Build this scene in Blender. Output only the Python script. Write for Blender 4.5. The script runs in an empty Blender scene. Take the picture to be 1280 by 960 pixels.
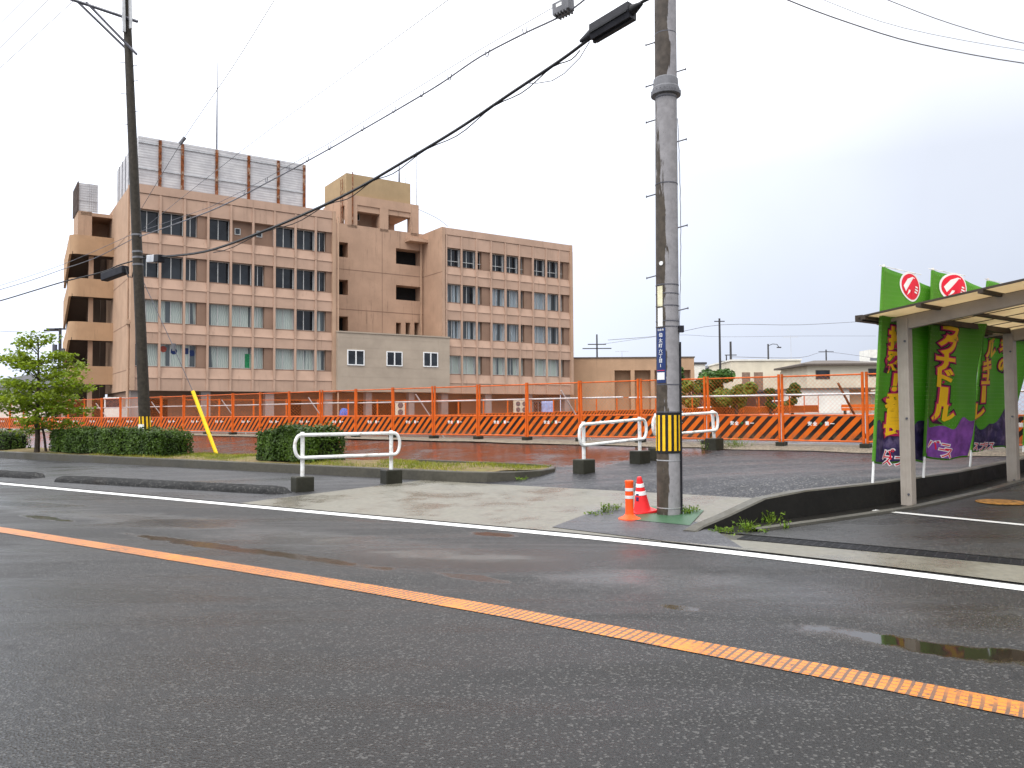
import bpy, bmesh, math, random
from mathutils import Vector, Matrix
R = math.radians
scene = bpy.context.scene
COL = scene.collection
rnd = random.Random(7)

# ------------------------------------------------------------------ camera
F = 1000.0
CAM = Vector((0, 0, 1.6))
CM = Matrix.Rotation(R(90 + 2.12), 3, 'X') @ Matrix.Rotation(R(-0.4), 3, 'Z')
cd = bpy.data.cameras.new('camera'); cam = bpy.data.objects.new('camera', cd); COL.objects.link(cam)
cd.sensor_fit = 'HORIZONTAL'; cd.sensor_width = 36; cd.lens = 36 * F / 1280
cd.clip_start = 0.05; cd.clip_end = 5000
cam.matrix_world = Matrix.Translation(CAM) @ CM.to_4x4()
scene.camera = cam

def ray(px, py):
    d = CM @ Vector(((px - 640) / F, (480 - py) / F, -1))
    return d / d.y
def at(px, py, Y): return CAM + ray(px, py) * Y          # point at a given distance in front
def onz(px, py, z=0.0):
    d = ray(px, py); return CAM + d * ((z - CAM.z) / d.z)
def onplane(px, py, P, N):
    d = ray(px, py); return CAM + d * ((P - CAM).dot(N) / d.dot(N))
# road frame: r runs along the road, n across it towards the site
ER = Vector((.829, -.559, 0)); EN = Vector((.559, .829, 0))
def rn(r, n, z=0.0): return ER * r + EN * n + Vector((0, 0, z))
def to_rn(p): return p.x * .829 - p.y * .559, p.x * .559 + p.y * .829
def lerp(a, b, t): return a + (b - a) * t
def pw(x, pts):
    if x <= pts[0][0]: return pts[0][1]
    for (a, u), (b, v) in zip(pts, pts[1:]):
        if x <= b: return u + (v - u) * (x - a) / (b - a)
    return pts[-1][1]
def sm(t): t = max(0, min(1, t)); return t * t * (3 - 2 * t)
def z_base(n): return pw(n, [(9.2, 0), (10.0, .03), (13.7, .13), (15.4, .28), (21.3, .70), (42, .82), (78, 1.42), (150, 1.5), (900, 1.5)])
def r_wall(n): return pw(n, [(10.28, -4.06), (12, -3.15), (13.6, -2.38), (16, -1.55), (19, -.78), (26, .9), (40, 4.2)])
def z_top(n): return pw(n, [(10.3, .40), (15.7, .50), (19, .57), (22, .66), (26, .74)])
def z_site(r, n):
    w = sm(1 - (r_wall(n) - r) / 6.0) * (1 - sm((n - 17.0) / 3.5))
    if n < 13.7: return z_base(n)
    k = sm((n - 13.7) / 1.6)
    return lerp(z_base(n), z_top(n), w * k)
def z_lot(n): return pw(n, [(9.2, 0), (10.3, .03), (13.7, .13), (17.5, .28), (19, .32), (22, .42), (40, .6)])
def n_white(r): return 9.14 - (.018 * (min(r, 4) + 6) ** 2 if r > -6 else 0) - (.36 * (r - 4) if r > 4 else 0)
def n_yellow(r): return 5.41 - (.009 * (min(r, 4) + 6) ** 2 if r > -6 else 0) - (.18 * (r - 4) if r > 4 else 0)

# ------------------------------------------------------------------ mesh builder
class MB:
    def __init__(s): s.v = []; s.f = []; s.m = []
    def add(s, vs, fs, m=0):
        k = len(s.v); s.v += [tuple(v) for v in vs]; s.f += [tuple(i + k for i in f) for f in fs]; s.m += [m] * len(fs); return s
    def box(s, x0, x1, y0, y1, z0, z1, m=0, M=None):
        vs = [Vector(p) for p in ((x0,y0,z0),(x1,y0,z0),(x1,y1,z0),(x0,y1,z0),(x0,y0,z1),(x1,y0,z1),(x1,y1,z1),(x0,y1,z1))]
        if M is not None: vs = [M @ v for v in vs]
        return s.add(vs, [(0,3,2,1),(4,5,6,7),(0,1,5,4),(1,2,6,5),(2,3,7,6),(3,0,4,7)], m)
    def cyl(s, p0, p1, r0, r1=None, n=10, m=0, cap=True):
        return s.tube([p0, p1], [r0, r0 if r1 is None else r1], n, m, cap)
    def tube(s, pts, rs, n=8, m=0, cap=True):
        pts = [Vector(p) for p in pts]
        if not isinstance(rs, (list, tuple)): rs = [rs] * len(pts)
        k = len(s.v); ref = None
        for i, p in enumerate(pts):
            t = (pts[min(i + 1, len(pts) - 1)] - pts[max(i - 1, 0)])
            t = t.normalized() if t.length > 1e-9 else Vector((0, 0, 1))
            if ref is None: ref = Vector((1, 0, 0)) if abs(t.x) < .9 else Vector((0, 1, 0))
            a = (ref - t * ref.dot(t)).normalized(); b = t.cross(a); ref = a
            for j in range(n):
                w = 2 * math.pi * j / n
                s.v.append(tuple(p + (a * math.cos(w) + b * math.sin(w)) * rs[i]))
        for i in range(len(pts) - 1):
            for j in range(n):
                j2 = (j + 1) % n
                s.f.append((k + i*n + j, k + i*n + j2, k + (i+1)*n + j2, k + (i+1)*n + j)); s.m.append(m)
        if cap:
            s.f.append(tuple(k + j for j in reversed(range(n)))); s.m.append(m)
            e = k + (len(pts) - 1) * n
            s.f.append(tuple(e + j for j in range(n))); s.m.append(m)
        return s
    def lathe(s, prof, n=20, m=0, c=(0, 0, 0)):
        k = len(s.v)
        for r, z in prof:
            for j in range(n):
                w = 2 * math.pi * j / n
                s.v.append((c[0] + r * math.cos(w), c[1] + r * math.sin(w), c[2] + z))
        for i in range(len(prof) - 1):
            for j in range(n):
                j2 = (j + 1) % n
                s.f.append((k + i*n + j, k + i*n + j2, k + (i+1)*n + j2, k + (i+1)*n + j)); s.m.append(m)
        s.f.append(tuple(k + j for j in reversed(range(n)))); s.m.append(m)
        e = k + (len(prof) - 1) * n
        s.f.append(tuple(e + j for j in range(n))); s.m.append(m)
        return s
    def prism(s, poly, z0, z1, m=0, M=None):       # poly in xy, extruded along z
        n = len(poly)
        vs = [Vector((x, y, z0)) for x, y in poly] + [Vector((x, y, z1)) for x, y in poly]
        if M is not None: vs = [M @ v for v in vs]
        return s.add(vs, [tuple(reversed(range(n))), tuple(range(n, 2*n))] + [(i, (i+1) % n, (i+1) % n + n, i + n) for i in range(n)], m)
    def build(s, name, mats, parent=None, smooth=False, loc=None, bevel=0):
        me = bpy.data.meshes.new(name); me.from_pydata(s.v, [], s.f)
        for mt in (mats if isinstance(mats, (list, tuple)) else [mats]): me.materials.append(mt)
        me.polygons.foreach_set('material_index', s.m)
        bm = bmesh.new(); bm.from_mesh(me); bmesh.ops.recalc_face_normals(bm, faces=bm.faces)
        if bevel: bmesh.ops.bevel(bm, geom=[e for e in bm.edges], offset=bevel, segments=2, affect='EDGES', profile=.5, clamp_overlap=True)
        bm.to_mesh(me); bm.free()
        if smooth:
            me.polygons.foreach_set('use_smooth', [True] * len(me.polygons))
            try: me.set_sharp_from_angle(angle=R(40))
            except Exception: pass
        me.update()
        o = bpy.data.objects.new(name, me); COL.objects.link(o)
        if parent is not None: o.parent = parent
        if loc is not None: o.location = loc
        return o

def tag(o, label=None, cat=None, group=None, kind=None):
    if label: o['label'] = label
    if cat: o['category'] = cat
    if group: o['group'] = group
    if kind: o['kind'] = kind
    return o
def empty(name, loc, rz=0, label=None, cat=None, group=None):
    o = bpy.data.objects.new(name, None); COL.objects.link(o); o.location = loc; o.rotation_euler = (0, 0, rz)
    o.empty_display_size = .2
    return tag(o, label, cat, group)
def copy_tree(o, parent=None):
    c = o.copy(); COL.objects.link(c)
    if parent is not None: c.parent = parent
    for ch in list(o.children): copy_tree(ch, c)
    return c

# ------------------------------------------------------------------ materials
class NT:
    def __init__(s, name):
        s.mat = bpy.data.materials.new(name); s.mat.use_nodes = True
        s.t = s.mat.node_tree; s.n = s.t.nodes; s.b = s.n['Principled BSDF']
    def node(s, typ, **kw):
        x = s.n.new(typ)
        for k, v in kw.items():
            if k in ('operation', 'blend_type', 'data_type', 'noise_dimensions', 'feature', 'wave_type', 'bands_direction', 'distance', 'clamp', 'interpolation_type'): setattr(x, k, v)
        return x
    def link(s, a, b): s.t.links.new(a, b)
    def coord(s, kind='Object', scale=(1, 1, 1), rot=(0, 0, 0)):
        tc = s.n.new('ShaderNodeTexCoord'); mp = s.n.new('ShaderNodeMapping')
        mp.inputs['Scale'].default_value = scale; mp.inputs['Rotation'].default_value = rot
        s.link(tc.outputs[kind], mp.inputs['Vector']); return mp.outputs['Vector']
    def noise(s, vec, scale, detail=4, rough=.55, dist=0):
        x = s.n.new('ShaderNodeTexNoise'); x.inputs['Scale'].default_value = scale; x.inputs['Detail'].default_value = detail
        x.inputs['Roughness'].default_value = rough; x.inputs['Distortion'].default_value = dist
        s.link(vec, x.inputs['Vector']); return x.outputs['Fac']
    def voro(s, vec, scale, feature='F1', out='Distance'):
        x = s.n.new('ShaderNodeTexVoronoi'); x.feature = feature; x.inputs['Scale'].default_value = scale
        s.link(vec, x.inputs['Vector']); return x.outputs[out]
    def math(s, op, a, b=None, c=None, clamp=False):
        x = s.n.new('ShaderNodeMath'); x.operation = op; x.use_clamp = clamp
        for i, v in enumerate((a, b, c)):
            if v is None: continue
            if isinstance(v, (int, float)): x.inputs[i].default_value = v
            else: s.link(v, x.inputs[i])
        return x.outputs[0]
    def rng(s, v, a, b, c=0, d=1):
        x = s.n.new('ShaderNodeMapRange'); x.interpolation_type = 'SMOOTHSTEP'
        s.link(v, x.inputs[0])
        for i, q in enumerate((a, b, c, d)): x.inputs[i + 1].default_value = q
        return x.outputs[0]
    def mix(s, f, a, b, blend='MIX'):
        x = s.n.new('ShaderNodeMix'); x.data_type = 'RGBA'; x.blend_type = blend
        for i, v in ((0, f), (6, a), (7, b)):
            if isinstance(v, (int, float)): x.inputs[i].default_value = v
            elif isinstance(v, tuple): x.inputs[i].default_value = (*v[:3], 1)
            else: s.link(v, x.inputs[i])
        return x.outputs[2]
    def sep(s, vec):
        x = s.n.new('ShaderNodeSeparateXYZ'); s.link(vec, x.inputs[0]); return x.outputs
    def bump(s, h, strength=.3, dist=.02):
        x = s.n.new('ShaderNodeBump'); x.inputs['Strength'].default_value = strength; x.inputs['Distance'].default_value = dist
        s.link(h, x.inputs['Height']); s.link(x.outputs[0], s.b.inputs['Normal'])
    def set(s, **kw):
        names = dict(color='Base Color', rough='Roughness', metal='Metallic', spec='Specular IOR Level', coat='Coat Weight', alpha='Alpha', trans='Transmission Weight', sss='Subsurface Weight')
        for k, v in kw.items():
            i = s.b.inputs[names[k]]
            if isinstance(v, (int, float)): i.default_value = v
            elif isinstance(v, tuple): i.default_value = (*v[:3], 1)
            else: s.link(v, i)
        return s.mat

def plain(name, col, rough=.5, metal=0, var=.25, scale=6, bump=0, dirt=None, dscale=2.0, damt=.5, coat=0, spec=.22):
    t = NT(name); v = t.coord()
    n = t.noise(v, scale, 5)
    c = t.mix(t.rng(n, .3, .7), tuple(x * (1 - var) for x in col), tuple(min(1, x * (1 + var)) for x in col))
    if dirt:
        d = t.rng(t.noise(v, dscale, 6, .65), .5, .68, 0, damt); c = t.mix(d, c, dirt)
    if bump: t.bump(t.noise(v, scale * 8, 3), bump, .01)
    return t.set(color=c, rough=rough, metal=metal, coat=coat, spec=spec)

M = {}
def asphalt(name, base=(.0165, .016, .0155), wet=0.0, agg=1.0, streak=True, cracks=True, lightspeck=.35):
    t = NT(name); v = t.coord()
    road = t.coord(rot=(0, 0, R(34)))                     # x along the road
    big = t.noise(t.coord(rot=(0, 0, R(34)), scale=(.16, .75, 1)), 1.0, 5, .6, .4)
    med = t.noise(v, 1.7, 5, .6)
    fine = t.noise(v, 70 * agg, 3, .7)
    grain = t.noise(v, 46 * agg, 2, .8)
    st = t.voro(v, 75 * agg, out='Color'); stv = t.sep(st)[0]
    c = t.mix(t.rng(med, .3, .7), tuple(x * .78 for x in base), tuple(x * 1.2 for x in base))
    c = t.mix(t.rng(fine, .35, .7, 0, .75), c, tuple(x * .45 for x in base))
    c = t.mix(t.rng(grain, .38, .64, 0, .55), c, tuple(x * 2.0 for x in base))
    sp = t.math('GREATER_THAN', stv, .90)
    c = t.mix(t.math('MULTIPLY', sp, lightspeck), c, (.17, .165, .155))
    # rough sand and soil residue in places
    c = t.mix(t.rng(t.noise(v, .55, 6, .7), .56, .75, 0, .35), c, (.055, .043, .033))
    rough = t.rng(big, .36, .62, .26 - .1 * wet, .66 - .14 * wet)
    c = t.mix(t.rng(big, .34, .56, .30, 0), c, tuple(x * .5 for x in base))
    rough = t.math('ADD', rough, t.math('MULTIPLY', t.math('SUBTRACT', fine, .5), .35), clamp=True)
    h = t.math('ADD', t.math('MULTIPLY', t.voro(v, 75 * agg), .8), t.math('MULTIPLY', fine, .5))
    if cracks:
        w = t.n.new('ShaderNodeVectorMath'); w.operation = 'ADD'
        nz = t.n.new('ShaderNodeTexNoise'); nz.inputs['Scale'].default_value = 1.3; nz.inputs['Detail'].default_value = 6
        t.link(v, nz.inputs['Vector']); t.link(nz.outputs['Color'], w.inputs[1]); t.link(v, w.inputs[0])
        e = t.voro(w.outputs[0], .28, 'DISTANCE_TO_EDGE')
        ck = t.math('MULTIPLY', t.rng(e, .0, .0065, 1, 0), t.rng(t.noise(v, .5, 3), .42, .52))
        c = t.mix(t.math('MULTIPLY', ck, .85), c, (.01, .01, .01))
    t.bump(h, .55, .012)
    return t, v, c, rough, road

t, v, c, rough, road = asphalt('wet road asphalt', wet=.5)
# standing water: shallow pools at fixed spots of the road, with ragged edges
xy = t.sep(v)
wob = t.math('SUBTRACT', t.noise(v, 2.2, 6, .65), .5)
pool = None; pool_list = []
def pool_at(px, py, lr, ln, z=0):
    p = onz(px, py, z); pool_list.append((to_rn(p), lr, ln))
for a in ((1190, 812, 1.1, .22), (843, 759, .22, .10), (590, 722, .45, .12), (615, 668, .45, .16),
          (250, 680, 1.7, .17), (380, 697, 1.5, .14), (60, 648, .8, .15), (330, 634, 1.6, .12), (470, 642, 1.2, .12)): pool_at(*a)
rr = t.math('ADD', t.math('MULTIPLY', xy[0], .829), t.math('MULTIPLY', xy[1], -.559))
nn = t.math('ADD', t.math('MULTIPLY', xy[0], .559), t.math('MULTIPLY', xy[1], .829))
for (r0, n0), lr, ln in pool_list:
    d = t.math('ADD', t.math('POWER', t.math('DIVIDE', t.math('SUBTRACT', rr, r0), lr), 2), t.math('POWER', t.math('DIVIDE', t.math('SUBTRACT', nn, n0), ln), 2))
    m_ = t.rng(t.math('ADD', d, t.math('MULTIPLY', wob, 3.2)), .35, 1.15, 1, 0)
    if n0 > 5.9 and r0 < -2.6: m_ = t.math('MULTIPLY', m_, .82)
    pool = m_ if pool is None else t.math('MAXIMUM', pool, m_)
c = t.mix(pool, c, (.022, .017, .012))
# damp film where the wheels run: smoother bands along the road
band = t.math('ADD', t.math('ABSOLUTE', t.math('SUBTRACT', nn, 7.15)), t.math('MULTIPLY', wob, .9))
film = t.math('MULTIPLY', t.rng(band, .10, .75, 1, 0), t.rng(t.noise(t.coord(rot=(0, 0, R(34)), scale=(.22, .8, 1)), 1.0, 5), .36, .56))
rough = t.math('SUBTRACT', rough, t.math('MULTIPLY', film, .30), clamp=True)
rough = t.mix(pool, rough, (.04, .04, .04))
bn = [x for x in t.n if x.type == 'BUMP'][0]
bs = t.math('MULTIPLY', t.math('SUBTRACT', 1, pool), t.math('SUBTRACT', .55, t.math('MULTIPLY', film, .25)))
t.link(bs, bn.inputs['Strength'])
M['road'] = t.set(color=c, rough=rough, spec=t.math('ADD', .24, t.math('MAXIMUM', t.math('MULTIPLY', pool, .26), t.math('MULTIPLY', film, .36))))
t, v, c, rough, road = asphalt('driveway asphalt', base=(.028, .028, .032), wet=.2, agg=.5, lightspeck=.6, cracks=False)
xy = t.sep(v)
rr = t.math('ADD', t.math('MULTIPLY', xy[0], .829), t.math('MULTIPLY', xy[1], -.559)); nn = t.math('ADD', t.math('MULTIPLY', xy[0], .559), t.math('MULTIPLY', xy[1], .829))
wob = t.math('SUBTRACT', t.noise(v, .9, 7, .7), .5)
# smooth reddish paving with a film of water, between the planting strip and the fence
e1 = t.math('ADD', t.math('ADD', rr, 7.6), t.math('ADD', t.math('MULTIPLY', wob, 5.0), t.math('MULTIPLY', t.math('SUBTRACT', 19.5, nn), .55)))
w1 = t.rng(e1, -.4, .5, 1, 0); w2 = t.rng(t.math('ADD', nn, t.math('MULTIPLY', wob, .8)), 16.0, 16.4)
wet = t.math('MULTIPLY', w1, w2)
n1 = t.noise(v, .8, 6, .65)
red = t.mix(t.rng(n1, .4, .65), (.052, .026, .020), (.032, .023, .021))
c = t.mix(wet, c, red); rough = t.mix(wet, rough, t.mix(t.rng(n1, .42, .68), (.10,) * 3, (.32,) * 3))
bn = [x for x in t.n if x.type == 'BUMP'][0]; t.link(t.math('SUBTRACT', .75, t.math('MULTIPLY', wet, .62)), bn.inputs['Strength'])
M['drive'] = t.set(color=c, rough=rough, spec=t.math('ADD', .22, t.math('MULTIPLY', wet, .2)))
t, v, c, rough, road = asphalt('patch asphalt', base=(.05, .05, .055), wet=.3, agg=.7, cracks=False)
M['patch'] = t.set(color=c, rough=rough, spec=.3)
t, v, c, rough, road = asphalt('rough hump asphalt', base=(.024, .024, .024), wet=-.4, agg=.5, cracks=False)
M['hump'] = t.set(color=c, rough=.9, spec=.1)
t, v, c, rough, road = asphalt('shoulder asphalt', base=(.036, .036, .038), wet=.2, agg=.9)
M['shoulder'] = t.set(color=c, rough=rough, spec=.28)
t, v, c, rough, road = asphalt('car park asphalt', base=(.019, .0185, .0185), wet=.9, agg=1)
M['lot'] = t.set(color=c, rough=rough, spec=.35)
t, v, c, rough, road = asphalt('yard ground', base=(.12, .115, .11), wet=0, agg=.4, cracks=False)
M['yard'] = t.set(color=c, rough=rough)

def concrete(name, base, wetamt=.4, stain=(.05, .045, .03), rlo=.3, rhi=.7, sscale=1.2, bump=.25, spec=.25):
    t = NT(name); v = t.coord()
    n1 = t.noise(v, .9, 6, .65); n2 = t.noise(v, 14, 5, .6); n3 = t.noise(v, 120, 2)
    c = t.mix(t.rng(n2, .3, .7), tuple(x * .85 for x in base), tuple(x * 1.12 for x in base))
    c = t.mix(t.rng(n1, .45, .7, 0, .5), c, tuple(x * .55 for x in base))
    c = t.mix(t.rng(t.noise(v, sscale, 8, .75, .6), .58, .72, 0, .6), c, stain)
    t.bump(t.math('ADD', n2, t.math('MULTIPLY', n3, .5)), bump, .008)
    return t.set(color=c, rough=t.rng(n1, .35, .65, rhi, rlo), spec=spec)
M['apron'] = concrete('apron concrete', (.152, .142, .112), stain=(.085, .055, .032), rlo=.22, rhi=.55, spec=.4)
M['kerb'] = concrete('mossy kerb concrete', (.065, .060, .046), stain=(.014, .020, .006), sscale=1.7, bump=.6)
M['darkwall'] = concrete('shade black wall concrete', (.018, .017, .015), stain=(.008, .008, .006), spec=.08)  # black colour stands in for the shadow on the wall face
M['walltop'] = concrete('wall top concrete', (.085, .08, .065), stain=(.03, .03, .02), sscale=5)
M['block'] = concrete('mossy footing block', (.034, .033, .024), stain=(.012, .020, .005), sscale=7, bump=.6, spec=.15)
M['pillar'] = concrete('grey pillar concrete', (.30, .26, .24))

# red brown wet paving (mirror wet)
t = NT('wet red paving'); v = t.coord()
n1 = t.noise(v, .8, 6, .65); n2 = t.noise(v, 30, 4)
c = t.mix(t.rng(n1, .4, .65), (.10, .042, .03), (.055, .034, .03))
t.bump(t.math('ADD', n2, t.math('MULTIPLY', t.noise(v, 3, 4), .8)), .05, .01)
M['wetpaving'] = t.set(color=c, rough=t.rng(n1, .42, .68, .07, .3))

def paint_worn(name, col, under=(.05, .05, .05), amount=.6, scale=18):
    t = NT(name); v = t.coord()
    w = t.rng(t.math('ADD', t.noise(v, scale, 6, .7), t.math('MULTIPLY', t.noise(v, 2.0, 3), .35)), amount, amount + .12)
    c = t.mix(t.rng(t.noise(v, 3, 5), .3, .7), tuple(x * .85 for x in col), col)
    t.bump(t.noise(v, 80, 3), .3, .006)
    return t.set(color=t.mix(w, c, under), rough=.45)
M['whiteline'] = paint_worn('white road paint', (.72, .72, .70), amount=.82)
M['stallline'] = paint_worn('white stall paint', (.6, .6, .58), amount=.8)
# orange line: paint laid in ribs across the line, cut by thin lengthwise scores
t = NT('ribbed orange road paint'); v = t.coord(); xy = t.sep(v)
rr = t.math('ADD', t.math('MULTIPLY', xy[0], .829), t.math('MULTIPLY', xy[1], -.559))
nn = t.math('ADD', t.math('MULTIPLY', xy[0], .559), t.math('MULTIPLY', xy[1], .829))
wv = t.noise(v, 3, 4)
ribs = t.math('SINE', t.math('ADD', t.math('MULTIPLY', rr, 2 * math.pi / .060), t.math('MULTIPLY', wv, 2.5)))
scor = t.math('SINE', t.math('MULTIPLY', nn, 2 * math.pi / .062))
gap = t.math('MAXIMUM', t.rng(ribs, .25, .65), t.rng(scor, .72, .95))
gap = t.math('MULTIPLY', gap, t.rng(t.noise(v, 1.2, 5), .30, .46))
gap = t.math('MAXIMUM', gap, t.rng(t.noise(v, 22, 5, .7), .53, .66))
c = t.mix(t.rng(t.noise(v, 2, 5), .3, .7), (.50, .150, .008), (.62, .20, .013))
gap = t.math('MAXIMUM', gap, t.math('MULTIPLY', t.rng(t.noise(v, .9, 7, .75), .52, .66), t.rng(t.noise(v, 9, 5, .7), .40, .58)))
M['orangeline'] = t.set(color=t.mix(t.math('MULTIPLY', gap, .85), c, (.045, .042, .04)), rough=.45)

# building paint with rain streaks
def wallpaint(name, col, streak=.35, grime=(.10, .065, .045)):
    t = NT(name); v = t.coord()
    n1 = t.noise(v, .5, 6, .6)
    vs = t.coord(scale=(1.6, 1.6, .12)); n2 = t.noise(vs, 1.9, 7, .75)
    c = t.mix(t.rng(n1, .3, .7), tuple(x * .90 for x in col), tuple(min(1, x * 1.08) for x in col))
    c = t.mix(t.rng(n2, .54, .76, 0, streak), c, grime)
    c = t.mix(t.rng(t.noise(v, 2.2, 7, .7), .60, .75, 0, streak * .6), c, tuple(x * .55 for x in col))
    t.bump(t.noise(v, 30, 3), .15, .01)
    return t.set(color=c, rough=.85, spec=.12)
M['bfront'] = wallpaint('pink beige facade paint', (.44, .298, .222), .45)
M['bside'] = wallpaint('orange beige wall paint', (.43, .288, .20), .5)
M['bcentre'] = wallpaint('mottled beige wall paint', (.42, .278, .196), .75)
M['bstair'] = wallpaint('ochre balcony paint', (.43, .275, .165), .55)
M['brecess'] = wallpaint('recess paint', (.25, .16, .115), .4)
M['bstairin'] = wallpaint('dark stairwell paint', (.085, .062, .048), .5, (.05, .04, .03))  # stairwell colour, much darker than the outer walls
M['bbox'] = wallpaint('grey beige panel paint', (.37, .305, .24), .12)
M['btan'] = wallpaint('tan box paint', (.36, .26, .15), .3)
M['garage'] = wallpaint('garage beige paint', (.42, .27, .17), .3)
M['cream'] = wallpaint('cream house paint', (.62, .56, .44), .3, (.2, .17, .12))
M['white_wall'] = wallpaint('white house paint', (.68, .66, .60), .2, (.3, .28, .25))
M['grey_wall'] = wallpaint('grey house cladding', (.16, .17, .19), .2, (.08, .08, .09))
M['dark_roof'] = plain('dark roof sheet', (.055, .055, .06), .6)
M['brown_roof'] = plain('brown roof edge', (.10, .08, .065), .6)
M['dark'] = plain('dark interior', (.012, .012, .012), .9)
M['alu'] = plain('window aluminium', (.55, .55, .53), .4, .3, .08)
M['shutter'] = plain('brown shutter', (.22, .15, .11), .6)
t = NT('dark window glass'); v = t.coord()
c = t.mix(t.rng(t.noise(v, .7, 3), .35, .65), (.008, .010, .013), (.028, .034, .040))
M['glass'] = t.set(color=c, rough=.08, spec=.42)
t = NT('curtained window glass'); v = t.coord(); xs = t.sep(v)
fold = t.math('SINE', t.math('ADD', t.math('MULTIPLY', xs[0], 42), t.math('MULTIPLY', t.noise(v, 1.5, 2), 14)))
c = t.mix(t.rng(fold, -1, 1), (.29, .35, .32), (.44, .49, .44))
c = t.mix(t.rng(t.noise(t.coord(scale=(1, 1, .02)), 1.1, 2), .54, .57), c, (.06, .075, .08))
M['curtain'] = t.set(color=c, rough=.25, coat=.6)
t = NT('blue curtain glass'); v = t.coord(); xs = t.sep(v)
fold = t.math('SINE', t.math('ADD', t.math('MULTIPLY', xs[0], 38), t.math('MULTIPLY', t.noise(v, 1.2, 2), 16)))
c = t.mix(t.rng(fold, -1, 1), (.16, .20, .23), (.36, .42, .45))
c = t.mix(t.rng(t.noise(t.coord(scale=(1, 1, .02)), 1.3, 2), .50, .53), c, (.03, .04, .045))
M['curtain_blue'] = t.set(color=c, rough=.25, coat=.6)

# roof screen: weathered corrugated sheet
t = NT('weathered screen sheet'); v = t.coord(); xs = t.sep(v)
rib = t.math('SINE', t.math('MULTIPLY', xs[2], 2 * math.pi / .22))
c = t.mix(t.rng(t.noise(v, .9, 6, .7), .35, .65), (.41, .40, .41), (.52, .51, .51))
c = t.mix(t.rng(t.noise(t.coord(scale=(.15, .15, 3)), 1.5, 5), .55, .7, 0, .5), c, (.22, .2, .2))
c = t.mix(t.rng(rib, .5, 1, 0, .14), c, (.25, .24, .24))
t.bump(rib, .25, .02)
M['screen'] = t.set(color=c, rough=.6)
M['rust'] = plain('rusty steel', (.17, .052, .016), .8, 0, .5, 3, .2, (.42, .33, .25), 2.5, .7)
M['shadedsheet'] = plain('shade darkened brown sheet', (.09, .065, .055), .8, 0, .3, 4)  # sheet colour darkened to hold the shade on the stair head's left face
M['orange'] = plain('orange fence steel', (.58, .105, .009), .45, 0, .15, 4, 0, (.22, .06, .02), 5, .4)
M['wire'] = plain('orange coated wire', (.62, .15, .02), .5)
t = NT('orange and black striped board'); v = t.coord(); xs = t.sep(v)
ph = t.math('FRACT', t.math('DIVIDE', t.math('SUBTRACT', xs[0], t.math('MULTIPLY', xs[2], .95)), .292))
st = t.math('GREATER_THAN', ph, .55)
oc = t.mix(t.rng(t.noise(v, 2.5, 5), .3, .7), (.53, .092, .007), (.63, .13, .012))
c = t.mix(st, oc, (.012, .011, .010))
oi = t.n.new('ShaderNodeObjectInfo'); vo = t.n.new('ShaderNodeVectorMath'); vo.operation = 'ADD'; sc_ = t.math('MULTIPLY', oi.outputs['Random'], 40)
t.link(v, vo.inputs[0]); t.link(sc_, vo.inputs[1]); v2 = vo.outputs[0]
c = t.mix(t.rng(t.noise(v2, 3.0, 7, .7), .52, .74, 0, .4), c, (.09, .05, .03))
mud = t.math('MULTIPLY', t.rng(xs[2], .36, .12), t.rng(t.noise(v2, 5, 6, .7), .38, .62))
c = t.mix(t.math('MULTIPLY', mud, .65), c, (.12, .09, .06))
c = t.mix(t.math('MULTIPLY', t.rng(oi.outputs['Random'], 0, 1), .07), c, (.40, .13, .05))
M['stripes'] = t.set(color=c, rough=.5, spec=.1)
M['galv'] = plain('galvanised steel', (.48, .48, .48), .4, .6, .15, 5)
M['whitesteel'] = plain('white painted steel', (.74, .74, .72), .4, 0, .08, 5, 0, (.30, .22, .14), 6, .6)
M['white'] = plain('white plastic', (.75, .75, .74), .4, 0, .05)
M['signwhite'] = plain('white sign face', (.72, .72, .70), .4, 0, .05)
M['green_mark'] = plain('green mark paint', (.012, .10, .03), .5)
M['yellowguard'] = plain('yellow guy guard', (.85, .58, .02), .4, 0, .08)
M['ytape'] = plain('yellow band', (.78, .46, .015), .4, 0, .12)
M['blacktape'] = plain('black band', (.012, .012, .012), .5)
M['cable'] = plain('black cable', (.015, .015, .017), .5)
M['cablegrey'] = plain('grey cable', (.16, .16, .18), .5)
M['steeldark'] = plain('dark galvanised arm', (.09, .09, .105), .5, 0)
M['boxgrey'] = plain('grey equipment box', (.15, .15, .16), .5, 0)
M['blackbox'] = plain('black closure plastic', (.018, .018, .022), .5, spec=.15)
M['blue'] = plain('navy sign', (.018, .035, .12), .35, 0, .1)
M['blue_tarp'] = plain('blue plastic', (.03, .12, .42), .5)
M['cone'] = plain('red cone plastic', (.75, .028, .03), .4, 0, .1, 6, 0, (.25, .03, .03), 4, .3)
M['post'] = plain('orange red bollard', (.85, .09, .015), .4, 0, .08)
M['reflect'] = plain('silver reflective sheet', (.62, .61, .60), .35, 0, .12, 20)
M['carport'] = plain('champagne aluminium', (.335, .295, .25), .5, 0, .06)
M['carportdark'] = plain('bronze aluminium', (.05, .038, .028), .5, 0, .1)
t = NT('smoky polycarbonate'); v = t.coord()
c = t.mix(t.rng(t.noise(v, 1.5, 5), .3, .7), (.70, .59, .42), (.80, .70, .52))
M['poly'] = t.set(color=c, rough=.35)
tr = t.n.new('ShaderNodeBsdfTranslucent'); t.link(c, tr.inputs[0])
mx = t.n.new('ShaderNodeMixShader'); mx.inputs[0].default_value = .55
t.link(t.b.outputs[0], mx.inputs[1]); t.link(tr.outputs[0], mx.inputs[2]); t.link(mx.outputs[0], t.n['Material Output'].inputs[0])
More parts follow.
